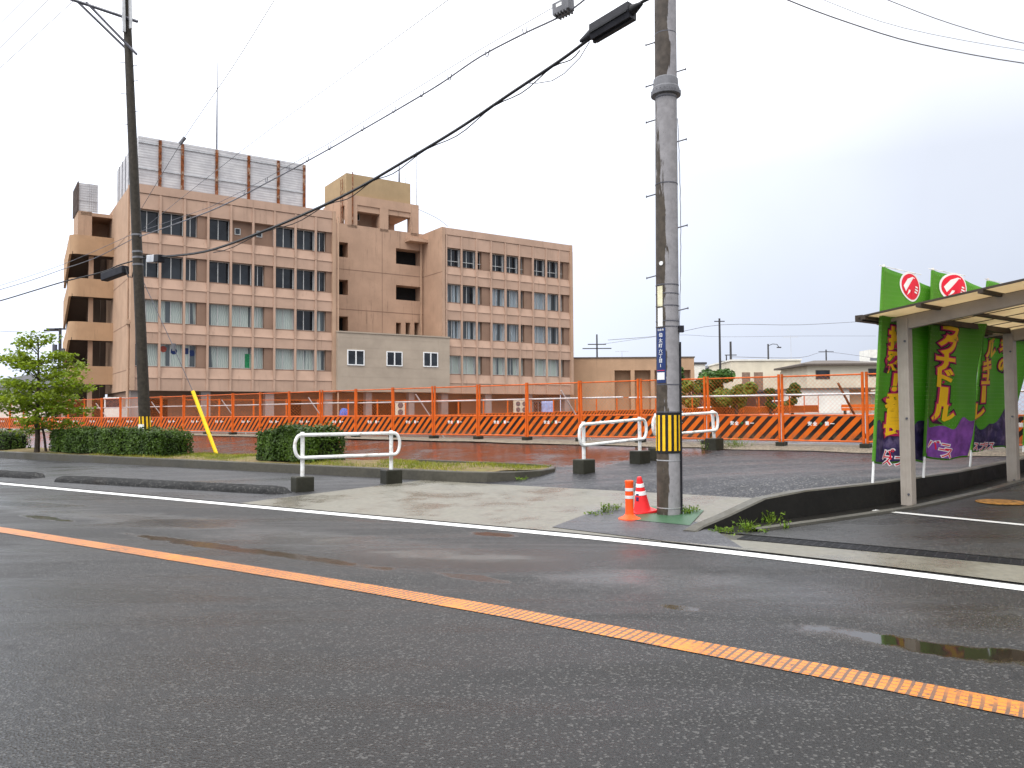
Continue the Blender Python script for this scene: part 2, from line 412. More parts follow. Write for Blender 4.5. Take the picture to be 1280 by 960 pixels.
def leafmat(name, a, b, trans=.35, scale=1.5):
    t = NT(name); v = t.coord()
    oi = t.n.new('ShaderNodeNewGeometry')
    c = t.mix(t.rng(t.noise(v, scale, 4), .35, .65), a, b)
    c = t.mix(t.math('MULTIPLY', oi.outputs['Random Per Island'], .75), c, tuple(min(1, (x + y) * .42) for x, y in zip(a, (.01, .015, .005))))
    t.set(color=c, rough=.42, spec=.22)
    tr = t.n.new('ShaderNodeBsdfTranslucent'); t.link(c, tr.inputs[0])
    mx = t.n.new('ShaderNodeMixShader'); mx.inputs[0].default_value = trans
    t.link(t.b.outputs[0], mx.inputs[1]); t.link(tr.outputs[0], mx.inputs[2]); t.link(mx.outputs[0], t.n['Material Output'].inputs[0])
    return t.mat
M['hedge'] = leafmat('hedge leaf', (.036, .075, .007), (.085, .155, .012), .2)
M['hedgecore'] = plain('hedge twigs', (.012, .016, .007), .9)
M['tree'] = leafmat('dogwood leaf', (.19, .28, .015), (.34, .43, .035), .45, 1.0)
M['farleaf'] = leafmat('far leaf', (.05, .11, .02), (.10, .20, .035), .3, .6)
M['farleaf2'] = leafmat('far yellow leaf', (.13, .19, .025), (.22, .30, .045), .3, .6)
M['bark'] = plain('bark', (.055, .042, .032), .9, 0, .3, 10, .5)
M['soil'] = plain('strip soil', (.15, .11, .05), .9, 0, .3, 5, .6, (.11, .12, .015), 1.4, .9)
M['grassblade'] = leafmat('grass blade', (.17, .21, .015), (.38, .36, .05), .3, 1.2)
M['weed'] = leafmat('weed leaf', (.13, .24, .02), (.26, .36, .04), .3, 4)
M['gravel'] = plain('gravel edge', (.20, .17, .13), .9, 0, .5, 25, .8, (.1, .09, .07), 4, .7)
M['mossgreen'] = paint_worn('worn green paint', (.035, .10, .045), (.05, .05, .05), .78, 14)
M['manhole'] = plain('orange painted manhole', (.35, .17, .04), .6, 0, .4, 12, .3, (.05, .04, .03), 9, .8)
# concrete pole: pale grey, wet dark runs with ragged edges down one side
def polemat(name, dry, wet, bias, zs=.35, lf=1.8):
    t = NT(name); v = t.coord(); xs = t.sep(v)
    ragged = t.noise(t.coord(scale=(9, 9, 1.2)), 1.3, 6, .65)
    lowf = t.noise(t.coord(scale=(.4, .4, zs)), 1.0, 3)
    side = t.math('MULTIPLY', t.math('ADD', xs[0], t.math('MULTIPLY', xs[1], .45)), 5.0)
    k = t.math('ADD', side, t.math('ADD', t.math('MULTIPLY', t.math('SUBTRACT', ragged, .5), 1.2), t.math('MULTIPLY', t.math('SUBTRACT', lowf, .5), lf)))
    w = t.rng(k, bias - .03, bias + .03, 1, 0)
    n = t.noise(v, 9, 6, .6); pit = t.rng(t.voro(t.coord(scale=(1, 1, .45)), 22), .06, .14, 1, 0)
    c = t.mix(t.rng(n, .3, .7), tuple(x * .85 for x in dry), tuple(x * 1.1 for x in dry))
    c = t.mix(t.math('MULTIPLY', pit, .5), c, tuple(x * .4 for x in dry))
    cw = t.mix(t.rng(n, .3, .7), tuple(x * .7 for x in wet), tuple(x * 1.3 for x in wet))
    t.bump(t.math('ADD', n, t.math('MULTIPLY', pit, -.6)), .3, .006)
    return t.set(color=t.mix(w, c, cw), rough=t.mix(w, (.75,) * 3, (.5,) * 3), spec=.2)
M['pole'] = polemat('concrete pole', (.26, .25, .255), (.062, .050, .038), -.62)
M['pole_dark'] = polemat('wet concrete pole', (.17, .14, .10), (.034, .028, .02), .85, .35, .6)
M['polefar'] = plain('far pole', (.05, .048, .05), .8)
# ------------------------------------------------------------------ ground sheets
def frange(a, b, step):
    k = max(1, int(round((b - a) / step))); return [a + (b - a) * i / k for i in range(k + 1)]
RL = [-320, -220, -150, -110, -85, -70, -60] + frange(-52, 8, 1.0) + [10, 13, 17, 22, 30, 45, 70, 110, 180, 320]
def sheet(name, rows, zf, mat, smooth=True, **props):
    # rows: list of (list of (r, n)) with the same length
    mb = MB(); w = len(rows[0])
    for row in rows:
        for r, n in row: mb.v.append(tuple(rn(r, n, zf(r, n))))
    for i in range(len(rows) - 1):
        for j in range(w - 1):
            mb.f.append((i*w + j, i*w + j+1, (i+1)*w + j+1, (i+1)*w + j)); mb.m.append(0)
    o = mb.build(name, mat, None, smooth)
    for p in o.data.polygons:
        if p.normal.z < 0: o.data.flip_normals(); break
    return tag(o, kind=props.get('kind', 'structure'))
# base terrain reaching the horizon, below everything else
sheet('ground', [[(r, n) for r in (-2500, -600, -100, 0, 100, 600, 2500)] for n in (-2500, -600, -100, 0, 8, 60, 130, 600, 2500)],
      lambda r, n: -.25 if n < 100 else 1.0, M['yard'])
# road
NR = [-16, -9, -4, 0, 2, 4]
sheet('road', [[(r, n) for r in RL] for n in NR] + [[(r, n_white(r) - .9) for r in RL], [(r, n_white(r) + .22) for r in RL]],
      lambda r, n: 0.0, M['road'])
def band(name, f0, f1, z, mat, r0=-200, r1=60):
    rs = [r for r in RL if r0 <= r <= r1]
    o = sheet(name, [[(r, f0(r)) for r in rs], [(r, f1(r)) for r in rs]], lambda r, n: z, mat)
    return o
band('white_edge_line', lambda r: n_white(r) - .11, lambda r: n_white(r) + .13, .005, M['whiteline'])
band('orange_centre_line', lambda r: n_yellow(r) - .135, lambda r: n_yellow(r) + .135, .005, M['orangeline'])
# left shoulder and apron share the strip between the road and the kerb
P1 = onz(300, 628, .02); P2 = onz(492, 604, .12)
a0 = to_rn(P1); a1 = to_rn(P2)
def r_apron(n): return lerp(a0[0], a1[0], (n - a0[1]) / (a1[1] - a0[1]))
ns = [0, .12, .3, .5, .75, 1.0]
rows_s, rows_a = [], []
for k in ns:
    row = []
    for i in range(60):
        u = i / 59.0
        def nn_(r): return lerp(n_white(r) + .22, 13.7, k)
        ra = r_apron(lerp(9.36, 13.7, k))
        r = lerp(-300, ra, 1 - (1 - u) ** 3)
        row.append((r, nn_(r)))
    rows_s.append(row)
    row = []
    for i in range(40):
        u = i / 39.0
        nb = lerp(9.36, 13.7, k)
        r = lerp(r_apron(nb), (r_wall(max(nb, 10.3)) if nb > 10.3 else -4.06), u)
        nc = lerp(n_white(r) + .22, 13.7, k)
        row.append((r, nc))
    rows_a.append(row)
sheet('shoulder', rows_s, lambda r, n: z_base(n), M['shoulder'])
sheet('apron', rows_a, lambda r, n: z_base(n) if n < 10.3 else z_site(r, n), M['apron'])
# concrete gutter strip in front of the drain of the car park
rs = [-4.06 + .5 * i for i in range(14)] + [4, 6, 10, 20, 40]
sheet('gutter', [[(r, n_white(r) + .22) for r in rs], [(r, lerp(n_white(r) + .22, 9.93 - max(0, 9.14 - n_white(r)) * .35, .5)) for r in rs],
                 [(r, 9.93 - max(0, 9.14 - n_white(r)) * .35) for r in rs]], lambda r, n: .012, M['apron'])
# car park
def n_lot(r): return 10.30 - max(0, 9.14 - n_white(r)) * .35
rows = []
for k in [0, .04, .1, .2, .35, .55, .8, 1]:
    row = []
    for i in range(30):
        u = i / 29.0
        nb = lerp(10.3, 26, k)
        r = lerp(r_wall(nb), 60, u ** 2)
        row.append((r, lerp(n_lot(r), 26, k)))
    rows.append(row)
sheet('car_park', rows, lambda r, n: z_lot(n), M['lot'])
# driveway (site surface near the road) and the yard behind
rows = []
for n in [13.7, 14.1, 14.5, 15, 15.6, 16.4, 17.5, 19, 20.5, 22, 23.5, 25, 26]:
    rows.append([(lerp(-60, r_wall(n), 1 - (1 - i / 49.0) ** 2.2), n) for i in range(50)])
sheet('driveway', rows, z_site, M['drive'])
rows = []
for n in [26, 28, 32, 38, 46, 56, 70, 85, 110, 160, 300, 700]:
    rows.append([(r, n) for r in [-700, -300, -150, -100, -70, -50, -35, -20, -10, 0, 5, 10, 20, 40, 80, 160, 400, 700]])
sheet('yard', rows, lambda r, n: z_base(n), M['yard'])
# gravel edge under the fence line
G = Vector((.790, -.613, 0)); F0 = Vector((6.95, 20.7, 0)); GN = Vector((.613, .790, 0))
def fpt(i, off=0): return F0 + G * (2.05 * i) + GN * off
mb = MB(); w = 0
offs = [-.75, -.4, 0, .6, 1.4]
its = [-26 + .5 * k for k in range(int(29.5 / .5) + 1)]
for i in its:
    for k, o in enumerate(offs):
        oo = o + (rnd.uniform(-.15, .15) if k == 0 else 0)
        p = fpt(i, oo); r, n = to_rn(p); mb.v.append((p.x, p.y, z_site(r, n) + .016 + (.03 if k in (1, 2, 3) else 0)))
for a in range(len(its) - 1):
    for k in range(4):
        mb.f.append((a*5 + k, (a+1)*5 + k, (a+1)*5 + k+1, a*5 + k+1)); mb.m.append(0)
tag(mb.build('gravel_edge', M['gravel'], None, True), kind='structure')

# dark asphalt patch and green worn paint by the pole
def flat(name, pts, z, mat):
    mb = MB(); mb.add([(p.x, p.y, z(p) if callable(z) else z) for p in pts], [tuple(range(len(pts)))])
    o = mb.build(name, mat)
    if o.data.polygons[0].normal.z < 0: o.data.flip_normals()
    return tag(o, kind='structure')
zp = lambda p: (z_site(*to_rn(p)) if to_rn(p)[1] > 10.3 else z_base(to_rn(p)[1]))
def patch(name, pix, dz, mat, sub=6):
    # quad from four pixels on the apron, subdivided so that it follows the surface
    c = [onz(x, y, .05) for x, y in pix]; rows = []
    for i in range(sub + 1):
        a = c[0].lerp(c[3], i / sub); b = c[1].lerp(c[2], i / sub)
        rows.append([to_rn(a.lerp(b, j / sub)) for j in range(sub + 1)])
    return sheet(name, rows, lambda r, n: (z_site(r, n) if n > 10.3 else z_base(n)) + dz, mat)
patch('asphalt_patch', [(690, 656), (935, 684), (880, 655), (765, 634)], .007, M['patch'])
patch('green_paint', [(788, 650), (862, 657), (880, 641), (815, 636)], .012, M['mossgreen'])

# kerb round the planting strip
kp = [(-320, 13.7), (-60, 13.7), (-40, 13.7), (-25, 13.7), (-15, 13.7), (-10.6, 13.7), (-10.0, 13.85), (-9.55, 14.25), (-9.3, 14.9), (-9.3, 15.5), (-9.6, 16.05), (-10.3, 16.35), (-14, 16.4)]
KZ = .36
mb = MB()
for i, (r, n) in enumerate(kp):
    a = Vector(kp[max(i-1, 0)]); b = Vector(kp[min(i+1, len(kp)-1)]); d = (b - a).normalized(); nm = Vector((-d.y, d.x))
    zz = KZ if i < 9 else lerp(KZ, .40, (i - 8) / 4)
    for off, z in ((0, z_base(n) - .05), (.012, zz - .02), (.03, zz), (.15, zz), (.165, zz - .10)):
        q = Vector((r, n)) + nm * off; mb.v.append(tuple(rn(q.x, q.y, z)))
for i in range(len(kp) - 1):
    for k in range(4):
        mb.f.append((i*5+k, (i+1)*5+k, (i+1)*5+k+1, i*5+k+1)); mb.m.append(0)
tag(mb.build('kerb', M['kerb']), kind='structure')
rows = []
for k in range(9):
    rows.append([(r, lerp(13.82, 16.38, k / 8)) for r in frange(-75, -10.4, .8)] )
def z_strip(r, n):
    k = (n - 13.82) / 2.56
    return .335 + .05 * math.sin(k * math.pi) + .02 * math.sin(r * 2.3 + n * 3) 
sheet('planting_soil', rows, z_strip, M['soil'])
rows = []
for k in range(7):
    n = lerp(13.86, 16.34, k / 6); m_ = max(0, 1 - abs((n - 15.1) / 1.25) ** 2.2)
    rows.append([(lerp(-10.4, -10.4 + 1.0 * m_ + .02, j / 3), n) for j in range(4)])
sheet('strip_end_soil', rows, z_strip, M['soil'])

# asphalt humps along the shoulder
def hump(pa, pb, label):
    A = onz(*pa, .05); B = onz(*pb, .05); L = (B - A).length; d = (B - A).normalized(); nv = Vector((-d.y, d.x, 0))
    mb = MB(); N = 34; K = 9
    for i in range(N + 1):
        t = i / N; e = min(1, min(t, 1 - t) * L / .45); e = math.sqrt(max(0, 1 - (1 - e) ** 2))
        for k in range(K):
            w = math.pi * k / (K - 1); p = A.lerp(B, t) + nv * (-.24 * math.cos(w) * (.35 + .65 * e) + rnd.uniform(-.008, .008))
            mb.v.append((p.x, p.y, z_base(to_rn(p)[1]) - .01 + .15 * e * math.sin(w) ** .8 + rnd.uniform(-.004, .004)))
    for i in range(N):
        for k in range(K - 1):
            mb.f.append((i*K+k, (i+1)*K+k, (i+1)*K+k+1, i*K+k+1)); mb.m.append(0)
    tag(mb.build('asphalt_hump', M['hump'], None, True), label, 'kerb hump', 'asphalt humps along the shoulder')
hump((72, 600), (362, 617), 'long dark asphalt hump ending at the white guard rail footing')
hump((-130, 585), (52, 597), 'dark asphalt hump in front of the hedge and small tree')

# retaining wall between the site and the car park
W0 = Vector((2.38, 10.8)); wd = Vector((.455, 1)).normalized()
def wall_pt(n, off, z):            # off to the right (car park side)
    r = r_wall(n) + off; return rn(r, n, z)
mb = MB(); st = [10.05, 10.3, 10.7, 11.3, 12.0, 12.8, 13.6, 14.8, 16, 17.5, 19, 20.5, 22, 26, 30]
def wtop(n):
    k = sm((n - 9.95) / 1.75); return lerp(.05, z_top(max(n, 10.3)) + .03, k)
for n in st:
    for off, z in ((-.02, -.1), (-.02, wtop(n) - .015), (0, wtop(n)), (.15, wtop(n)), (.17, wtop(n) - .02), (.19, -.1)):
        mb.v.append(tuple(wall_pt(n, off, z)))
for i in range(len(st) - 1):
    for k in range(5):
        mb.f.append((i*6+k, (i+1)*6+k, (i+1)*6+k+1, i*6+k+1)); mb.m.append(1 if k in (1, 2, 3) else 0)
mb.f.append((0, 1, 2, 3, 4, 5)); mb.m.append(1)
rw = tag(mb.build('retaining_wall', [M['darkwall'], M['walltop']]), 'low shade-black retaining wall with sloped end beside the concrete pole', 'retaining wall')
# drain channel along the wall with its edging
def ribbon(name, o0, o1, dz, mat, n0=10.35, n1=26, top=None):
    rows = [[(r_wall(n) + o, n) for n in frange(n0, n1, .6)] for o in (o0, o1)]
    return sheet(name, rows, lambda r, n: z_lot(n) + dz, mat)
ribbon('wall_drain', .19, .58, .006, M['darkwall'])
mb = MB()
sts = frange(10.5, 26, .6)
for n in sts:
    for off, dz in ((.58, -.02), (.58, .035), (.72, .035), (.72, -.02)): mb.v.append(tuple(rn(r_wall(n) + off, n, z_lot(n) + dz)))
for i in range(len(sts) - 1):
    for k in range(3): mb.f.append((i*4+k, (i+1)*4+k, (i+1)*4+k+1, i*4+k+1)); mb.m.append(0)
tag(mb.build('drain_edging', M['walltop']), kind='structure')
# steel grating over the drain between gutter and car park
ge = empty('drain_grating', rn(-3.2, 10.1, 0), 0, 'dark steel drain grating along the edge of the car park', 'drain grating')
mb = MB(); inv = ge.location
def gp(r, k, z): 
    n = lerp(9.95, 10.27, k) - max(0, 9.14 - n_white(r)) * .35
    return rn(r, n, z) - inv
rs2 = frange(-3.3, 9, .25)
for k in [i / 6 for i in range(7)]:
    for a, b in zip(rs2, rs2[1:]):
        p, q = gp(a, k, .022), gp(b, k, .022); h = EN * .011
        mb.add([p - h, q - h, q + h, p + h, p - h - Vector((0,0,.02)), q - h - Vector((0,0,.02)), q + h - Vector((0,0,.02)), p + h - Vector((0,0,.02))], [(0,1,2,3), (0,1,5,4), (3,2,6,7)])
for a in frange(-3.3, 9, .10):
    p, q = gp(a, 0, .020), gp(a, 1, .020); h = ER * .008
    mb.add([p - h, q - h, q + h, p + h, p - h - Vector((0,0,.02)), q - h - Vector((0,0,.02)), q + h - Vector((0,0,.02)), p + h - Vector((0,0,.02))], [(0,1,2,3), (0,1,5,4), (3,2,6,7)])
mb.build('grate', M['cable'], ge)
sheet('drain_channel', [[(r, 9.93 - max(0, 9.14 - n_white(r)) * .35) for r in [-4.3, -3.8] + rs2], [(r, 10.36 - max(0, 9.14 - n_white(r)) * .35) for r in [-4.3, -3.8] + rs2]], lambda r, n: -.012, M['darkwall'])
sheet('drain_corner', [[(r, n) for r in (-4.5, -4, -3.5, -3.1)] for n in (9.85, 10.15, 10.5)], lambda r, n: .014, M['kerb'])
# stall line, painted manhole
a = onz(1092, 641.5, .07); b = onz(1420, 676, .03); dn = Vector(((b-a).y, -(b-a).x, 0)).normalized() * .065
mb = MB(); N = 14
for i in range(N + 1):
    p = a.lerp(b, i / N); z = z_lot(to_rn(p)[1]) + .007
    for s_ in (-1, 1): q = p + dn * s_; mb.v.append((q.x, q.y, z_lot(to_rn(q)[1]) + .007))
for i in range(N): mb.f.append((i*2, i*2+1, i*2+3, i*2+2)); mb.m.append(0)
tag(mb.build('stall_line', M['stallline']), kind='structure')
p = onz(1252, 622, .24); mb = MB(); mb.lathe([(.36, 0), (.36, .012), (.34, .016), (.30, .012), (.28, .016), (.02, .016)], 28)
tag(mb.build('manhole_cover', M['manhole'], None, False, (p.x, p.y, z_lot(to_rn(p)[1]))), 'round manhole cover with worn orange paint in the car park', 'manhole cover')
# ------------------------------------------------------------------ main building
B0 = Vector((-30.1, 63.0, 0)); BA = math.atan2(.562, .827); ZG = .7
U = Vector((math.cos(BA), math.sin(BA), 0)); V = Vector((-math.sin(BA), math.cos(BA), 0))
bld = empty('office_building', (B0.x, B0.y, ZG), BA, 'long pink beige five storey office block with rows of ribbed window bays', 'office building')
def bpx(px, py, t=0):                     # pixel on the facade plane at depth t -> (s, z above the base)
    p = onplane(px, py, B0 + V * t, V); d = p - B0; return d.dot(U), p.z - ZG
TOPS = [17.55, 13.93, 10.3, 6.75]; SILL = [15.62, 12.0, 8.37, 4.82]; ROOF = 19.5; BASE = 2.95
DEEP = 14.0
LW = (0.0, 17.05); RW = (28.15, 44.6)
# shells: solid cores behind the window grid
def wing(x0, x1, b0, nb, side_mat, group):
    w = (x1 - b0) / nb
    core = MB()
    core.box(x0, x1, .85, DEEP, BASE, ROOF - .55)                       # core behind the window plane
    core.build('core', M[side_mat], bld)
    sides = MB()
    sides.box(x0 - .02, x0 + .32, 0, DEEP, BASE, ROOF)
    sides.box(x1 - .30, x1 + .02, 0, DEEP, BASE, ROOF)
    sides.box(x0 + .32, x1 - .30, DEEP - .3, DEEP, ROOF - .55, ROOF)
    # joint grooves read as thin dark strips set into the side wall
    sides.build('end_wall', M['bside'] if side_mat == 'bside' else M['bcentre'], bld)
    sp = MB()
    lo = [(BASE, SILL[3])] + [(TOPS[i + 1], SILL[i]) for i in (2, 1, 0)]
    for z0, z1 in lo:
        zm = z0 + (z1 - z0) * .52
        pr = [(.85, z0), (.16, z0), (.16, zm), (.10, zm + .04), (.30, z1), (.85, z1)]    # splayed upper half
        k = len(sp.v)
        for x in (x0 + .32, x1 - .30):
            for y, z in pr: sp.v.append((x, y, z))
        n = len(pr)
        sp.f += [(k + i, k + (i+1) % n, k + n + (i+1) % n, k + n + i) for i in range(n)]; sp.m += [0] * n
    for z0, z1 in ((TOPS[0], ROOF - .75), (ROOF - .69, ROOF)):
        sp.box(x0 + .32, x1 - .30, .14 if z0 < ROOF - .7 else .08, .85, z0, z1)
    sp.box(x0 + .32, x1 - .30, .2, .8, ROOF - .75, ROOF - .69)
    sp.build('spandrel', M['bfront'], bld)
    pil = MB()
    for i in range(nb + 1):
        x = b0 + w * i
        zs = [BASE] + [z for pair in zip(reversed([ (TOPS[j]+SILL[j-1])/2 if j else ROOF-.95 for j in range(4)]), []) for z in pair]
        cuts = [BASE - .02, (SILL[3] + BASE) / 2 + .1] + [(TOPS[j + 1] + SILL[j]) / 2 + .1 for j in (2, 1, 0)] + [ROOF - .72]
        for a, b in zip(cuts, cuts[1:]): pil.box(x - .085, x + .085, .05, .24, a + .035, b - .035)
        pil.box(x - .065, x + .065, .07, .24, BASE, ROOF - .72)
    if True:
        o = pil.build('rib', M['bfront'], bld)
    return w
wl = wing(LW[0], LW[1], .32 - .05, 9, 'bside', 'l')
wr = wing(RW[0], RW[1], RW[0] + .5, 9, 'bcentre', 'r')

# windows: every bay its own window part with panes
def window(x0, x1, z0, z1, y, glassmat, mull=1, name='window', t=.05, frame='alu', parent=None):
    f = MB()
    f.box(x0, x1, y - .05, y + .03, z0, z0 + t); f.box(x0, x1, y - .05, y + .03, z1 - t, z1)
    f.box(x0, x0 + t, y - .05, y + .03, z0 + t, z1 - t); f.box(x1 - t, x1, y - .05, y + .03, z0 + t, z1 - t)
    for k in range(mull):
        x = lerp(x0, x1, (k + 1) / (mull + 1)); f.box(x - t * .6, x + t * .6, y - .06, y + .025, z0 + t, z1 - t)
    o = f.build(name, M[frame], parent or bld)
    p = MB(); p.box(x0 + t * .5, x1 - t * .5, y, y + .02, z0 + t * .5, z1 - t * .5); p.build('pane', M[glassmat], o)
    return o
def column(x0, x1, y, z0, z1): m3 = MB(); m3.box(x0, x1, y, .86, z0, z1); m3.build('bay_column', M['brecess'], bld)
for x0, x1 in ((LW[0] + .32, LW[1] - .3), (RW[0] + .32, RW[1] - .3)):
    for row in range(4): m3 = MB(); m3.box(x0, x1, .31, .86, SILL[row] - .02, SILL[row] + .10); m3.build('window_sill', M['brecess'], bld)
def bay(b0, w, i, row, kind, glass):
    x0 = b0 + w * i + .01; x1 = b0 + w * (i + 1) - .01; z0 = SILL[row] + .10; z1 = TOPS[row]
    if kind == 'w': window(x0 + .02, x1 - .02, z0, z1, .72, glass, 1)
    elif kind == 'p':                                                             # window beside a column
        xm = lerp(x0, x1, .56)
        window(x0 + .02, xm, z0, z1, .72, glass, 1 if w > 1.85 else 0); column(xm, x1 + .01, .30, z0, z1)
    elif kind == 'n':                                                             # narrow window beside a column
        xm = lerp(x0, x1, .42)
        window(x0 + .02, xm, z0, z1, .74, glass, 0); column(xm, x1 + .01, .34, z0, z1)
    elif kind == 's':                                                             # closed bay with a small window
        xc = lerp(x0, x1, .22); zc = lerp(z0, z1, .38)
        column(x0 - .01, x1 + .01, .60, z0, z1); window(xc, xc + .48, zc, zc + .55, .585, glass, 0)
for row in range(4):
    for i in range(9):
        kind = 'p' if i % 3 == 2 else 'w'
        if row == 0 and i in (4, 5): kind = 's'
        g = 'glass' if row < 2 else 'curtain'
        if row == 2 and i == 7: g = 'glass'
        bay(.27, wl, i, row, kind, g)
    for i in range(9):
        kind = 'n' if i % 3 == 2 else 'w'
        g = ['glass', 'curtain_blue', 'curtain_blue', 'curtain'][row]
        if row == 1 and i in (1,): g = 'glass'
        bay(RW[0] + .5, wr, i, row, kind, g)
# balcony rail in front of the top row of the far wing
rl = MB()
for i in range(9):
    x0 = RW[0] + .5 + wr * i + .12; x1 = x0 + wr - .24
    rl.box(x0, x1, .5, .53, SILL[0] + .62, SILL[0] + .67)
rl.build('balcony_rail', M['alu'], bld)
# paper discs stuck inside two ground-floor panes, and a green sheet
ds = MB()
for s_, z, c in ((2.55, 6.35, 0), (3.35, 6.2, 1), (4.35, 6.25, 1), (4.75, 6.1, 1)):
    ds.cyl((s_ + .0, .70, z), (s_ + .0, .712, z), .26, .26, 18, c)
ds.build('poster', [plain('red disc', (.32, .07, .05)), M['blue']], bld)
gs = MB(); gs.box(9.1, 9.75, .70, .712, 5.0, 6.2); gs.build('notice', plain('green sheet', (.02, .2, .08)), bld)

# centre block, set back behind the wings
T = 4.0
cb = MB()
sL, sR = LW[1], RW[0]
holes = []
def hole(x0, y0, x1, y1): 
    a = bpx(x0, y0, T); b = bpx(x1, y1, T); holes.append((a[0], b[0], b[1], a[1]))
for y0, y1 in ((302, 322), (349, 369), (395, 415)): hole(422.5, y0, 435, y1)
for y0, y1 in ((310, 333), (356, 377)): hole(495, y0, 527, y1)
for x0, x1 in ((495, 501.5), (507, 513), (518, 524)): hole(x0, 403, x1, 421)
xs = sorted({sL, sR, *[h[0] for h in holes], *[h[1] for h in holes]}); zs_ = sorted({BASE, ROOF, *[h[2] for h in holes], *[h[3] for h in holes]})
for a, b in zip(xs, xs[1:]):
    for c, d in zip(zs_, zs_[1:]):
        mx, mz = (a + b) / 2, (c + d) / 2
        if any(h[0] < mx < h[1] and h[2] < mz < h[3] for h in holes): continue
        cb.add([(a, T, c), (b, T, c), (b, T, d), (a, T, d)], [(0, 1, 2, 3)])
for h in holes:
    cb.add([(h[0], T, h[2]), (h[1], T, h[2]), (h[1], T, h[3]), (h[0], T, h[3]), (h[0], T + 1.4, h[2]), (h[1], T + 1.4, h[2]), (h[1], T + 1.4, h[3]), (h[0], T + 1.4, h[3])],
           [(0, 1, 5, 4), (1, 2, 6, 5), (2, 3, 7, 6), (3, 0, 4, 7)])
cb.box(sL, sR, T + 1.5, DEEP, BASE, ROOF - .4)
cb.add([(sL, T, ROOF), (sR, T, ROOF), (sR, T + .4, ROOF), (sL, T + .4, ROOF)], [(0, 1, 2, 3)])
cb.add([(sL, T + .4, ROOF - .4), (sR, T + .4, ROOF - .4), (sR, T + .4, ROOF), (sL, T + .4, ROOF)], [(0, 1, 2, 3)])
cb.build('centre_wall', M['bcentre'], bld)
for h in holes:
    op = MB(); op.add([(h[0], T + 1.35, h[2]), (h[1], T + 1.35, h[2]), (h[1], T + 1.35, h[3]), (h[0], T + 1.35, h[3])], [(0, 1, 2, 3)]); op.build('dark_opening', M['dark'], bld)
jt = MB()
for z in (15.0, 11.1, 7.5): jt.box(sL, sR, T - .012, T + .05, z, z + .07)
for k in (.16, .58): jt.box(lerp(sL, sR, k), lerp(sL, sR, k) + .05, T - .010, T + .05, 8, ROOF)
jt.build('joint_strip', M['brecess'], bld)
cn = MB(); a = bpx(517, 300, T - .6)
cn.box(sR - 2.1, sR - .02, T - 1.1, T - .002, a[1] - .2, a[1] + .12); cn.build('canopy', M['bcentre'], bld)
dp = MB(); dp.cyl((sR - .35, T - .15, 4.5), (sR - .35, T - .15, a[1] - .2), .09, None, 8); dp.build('drainpipe', M['bside'], bld)
# grey beige single-storey box on stilts in front
bx = MB(); b0 = bpx(422, 415, -.35); b1 = bpx(562, 421, -.35); b2 = bpx(490, 490, -.35)
bx.box(b0[0], b1[0], -.35, T, b2[1], b0[1]); bx.build('link_box', M['bbox'], bld)
bt = MB()
for k in range(6): z = lerp(b2[1], b0[1], (k + .5) / 6); bt.box(b0[0], b1[0], -.357, -.34, z, z + .03)
bt.box(b0[0] - .05, b1[0] + .05, -.42, T, b0[1], b0[1] + .12)
bt.build('panel_joint', M['bbox'], bld)
for x0, x1, y0, y1 in ((434, 455.5, 437, 457), (483, 503, 439, 458), (529, 547.5, 440, 459)):
    p = bpx(x0, y0, -.38); q = bpx(x1, y1, -.38); window(p[0], q[0], q[1], p[1], -.38, 'glass', 1, t=.09, frame='white')
# ground floor: pillars and recessed wall under the wings
def pillar(*b): pl = MB(); pl.box(*b); pl.build('pillar', M['pillar'], bld)
for x0, x1 in (LW, RW):
    for k in range(4):
        x = lerp(x0 + .5, x1 - .5, k / 3); pillar(x - .38, x + .38, .5, 1.2, -.3, BASE)
for k in (.3, .7): x = lerp(sL, sR, k); pillar(x - .3, x + .3, .2, .8, -.3, b2[1])
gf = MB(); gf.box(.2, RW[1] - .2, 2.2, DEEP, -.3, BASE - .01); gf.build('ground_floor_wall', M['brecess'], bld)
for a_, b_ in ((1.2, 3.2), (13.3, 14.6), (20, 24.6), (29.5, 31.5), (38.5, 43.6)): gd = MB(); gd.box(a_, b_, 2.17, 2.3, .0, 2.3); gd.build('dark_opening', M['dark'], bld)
for k in range(3): window(39.2 + 1.4 * k, 40.5 + 1.4 * k, .8, 2.2, 2.1, 'glass', 1)
# rain pipes at the near corner of the end wall
rp = MB()
rp.cyl((-.12, .35, -.3), (-.12, .35, 8.3), .10, None, 8); rp.box(-.3, .0, .1, .6, 8.2, 8.55)
rp.cyl((-.10, .95, -.3), (-.10, .95, ROOF), .06, None, 6); rp.cyl((LW[1] + .18, -.12, -.3), (LW[1] + .18, -.12, ROOF - .5), .07, None, 6)
rp.build('drainpipe', M['bside'], bld)
jl = MB()
for z in (4.6, 8.3, 12.0, 15.6): jl.box(-.032, .0, 0, DEEP, z, z + .05)
jl.build('joint_strip', M['brecess'], bld)
for z in (8.0, 15.0): jl = MB(); jl.box(RW[0] - .032, RW[0], 0, T, z, z + .06); jl.build('joint_strip', M['brecess'], bld)
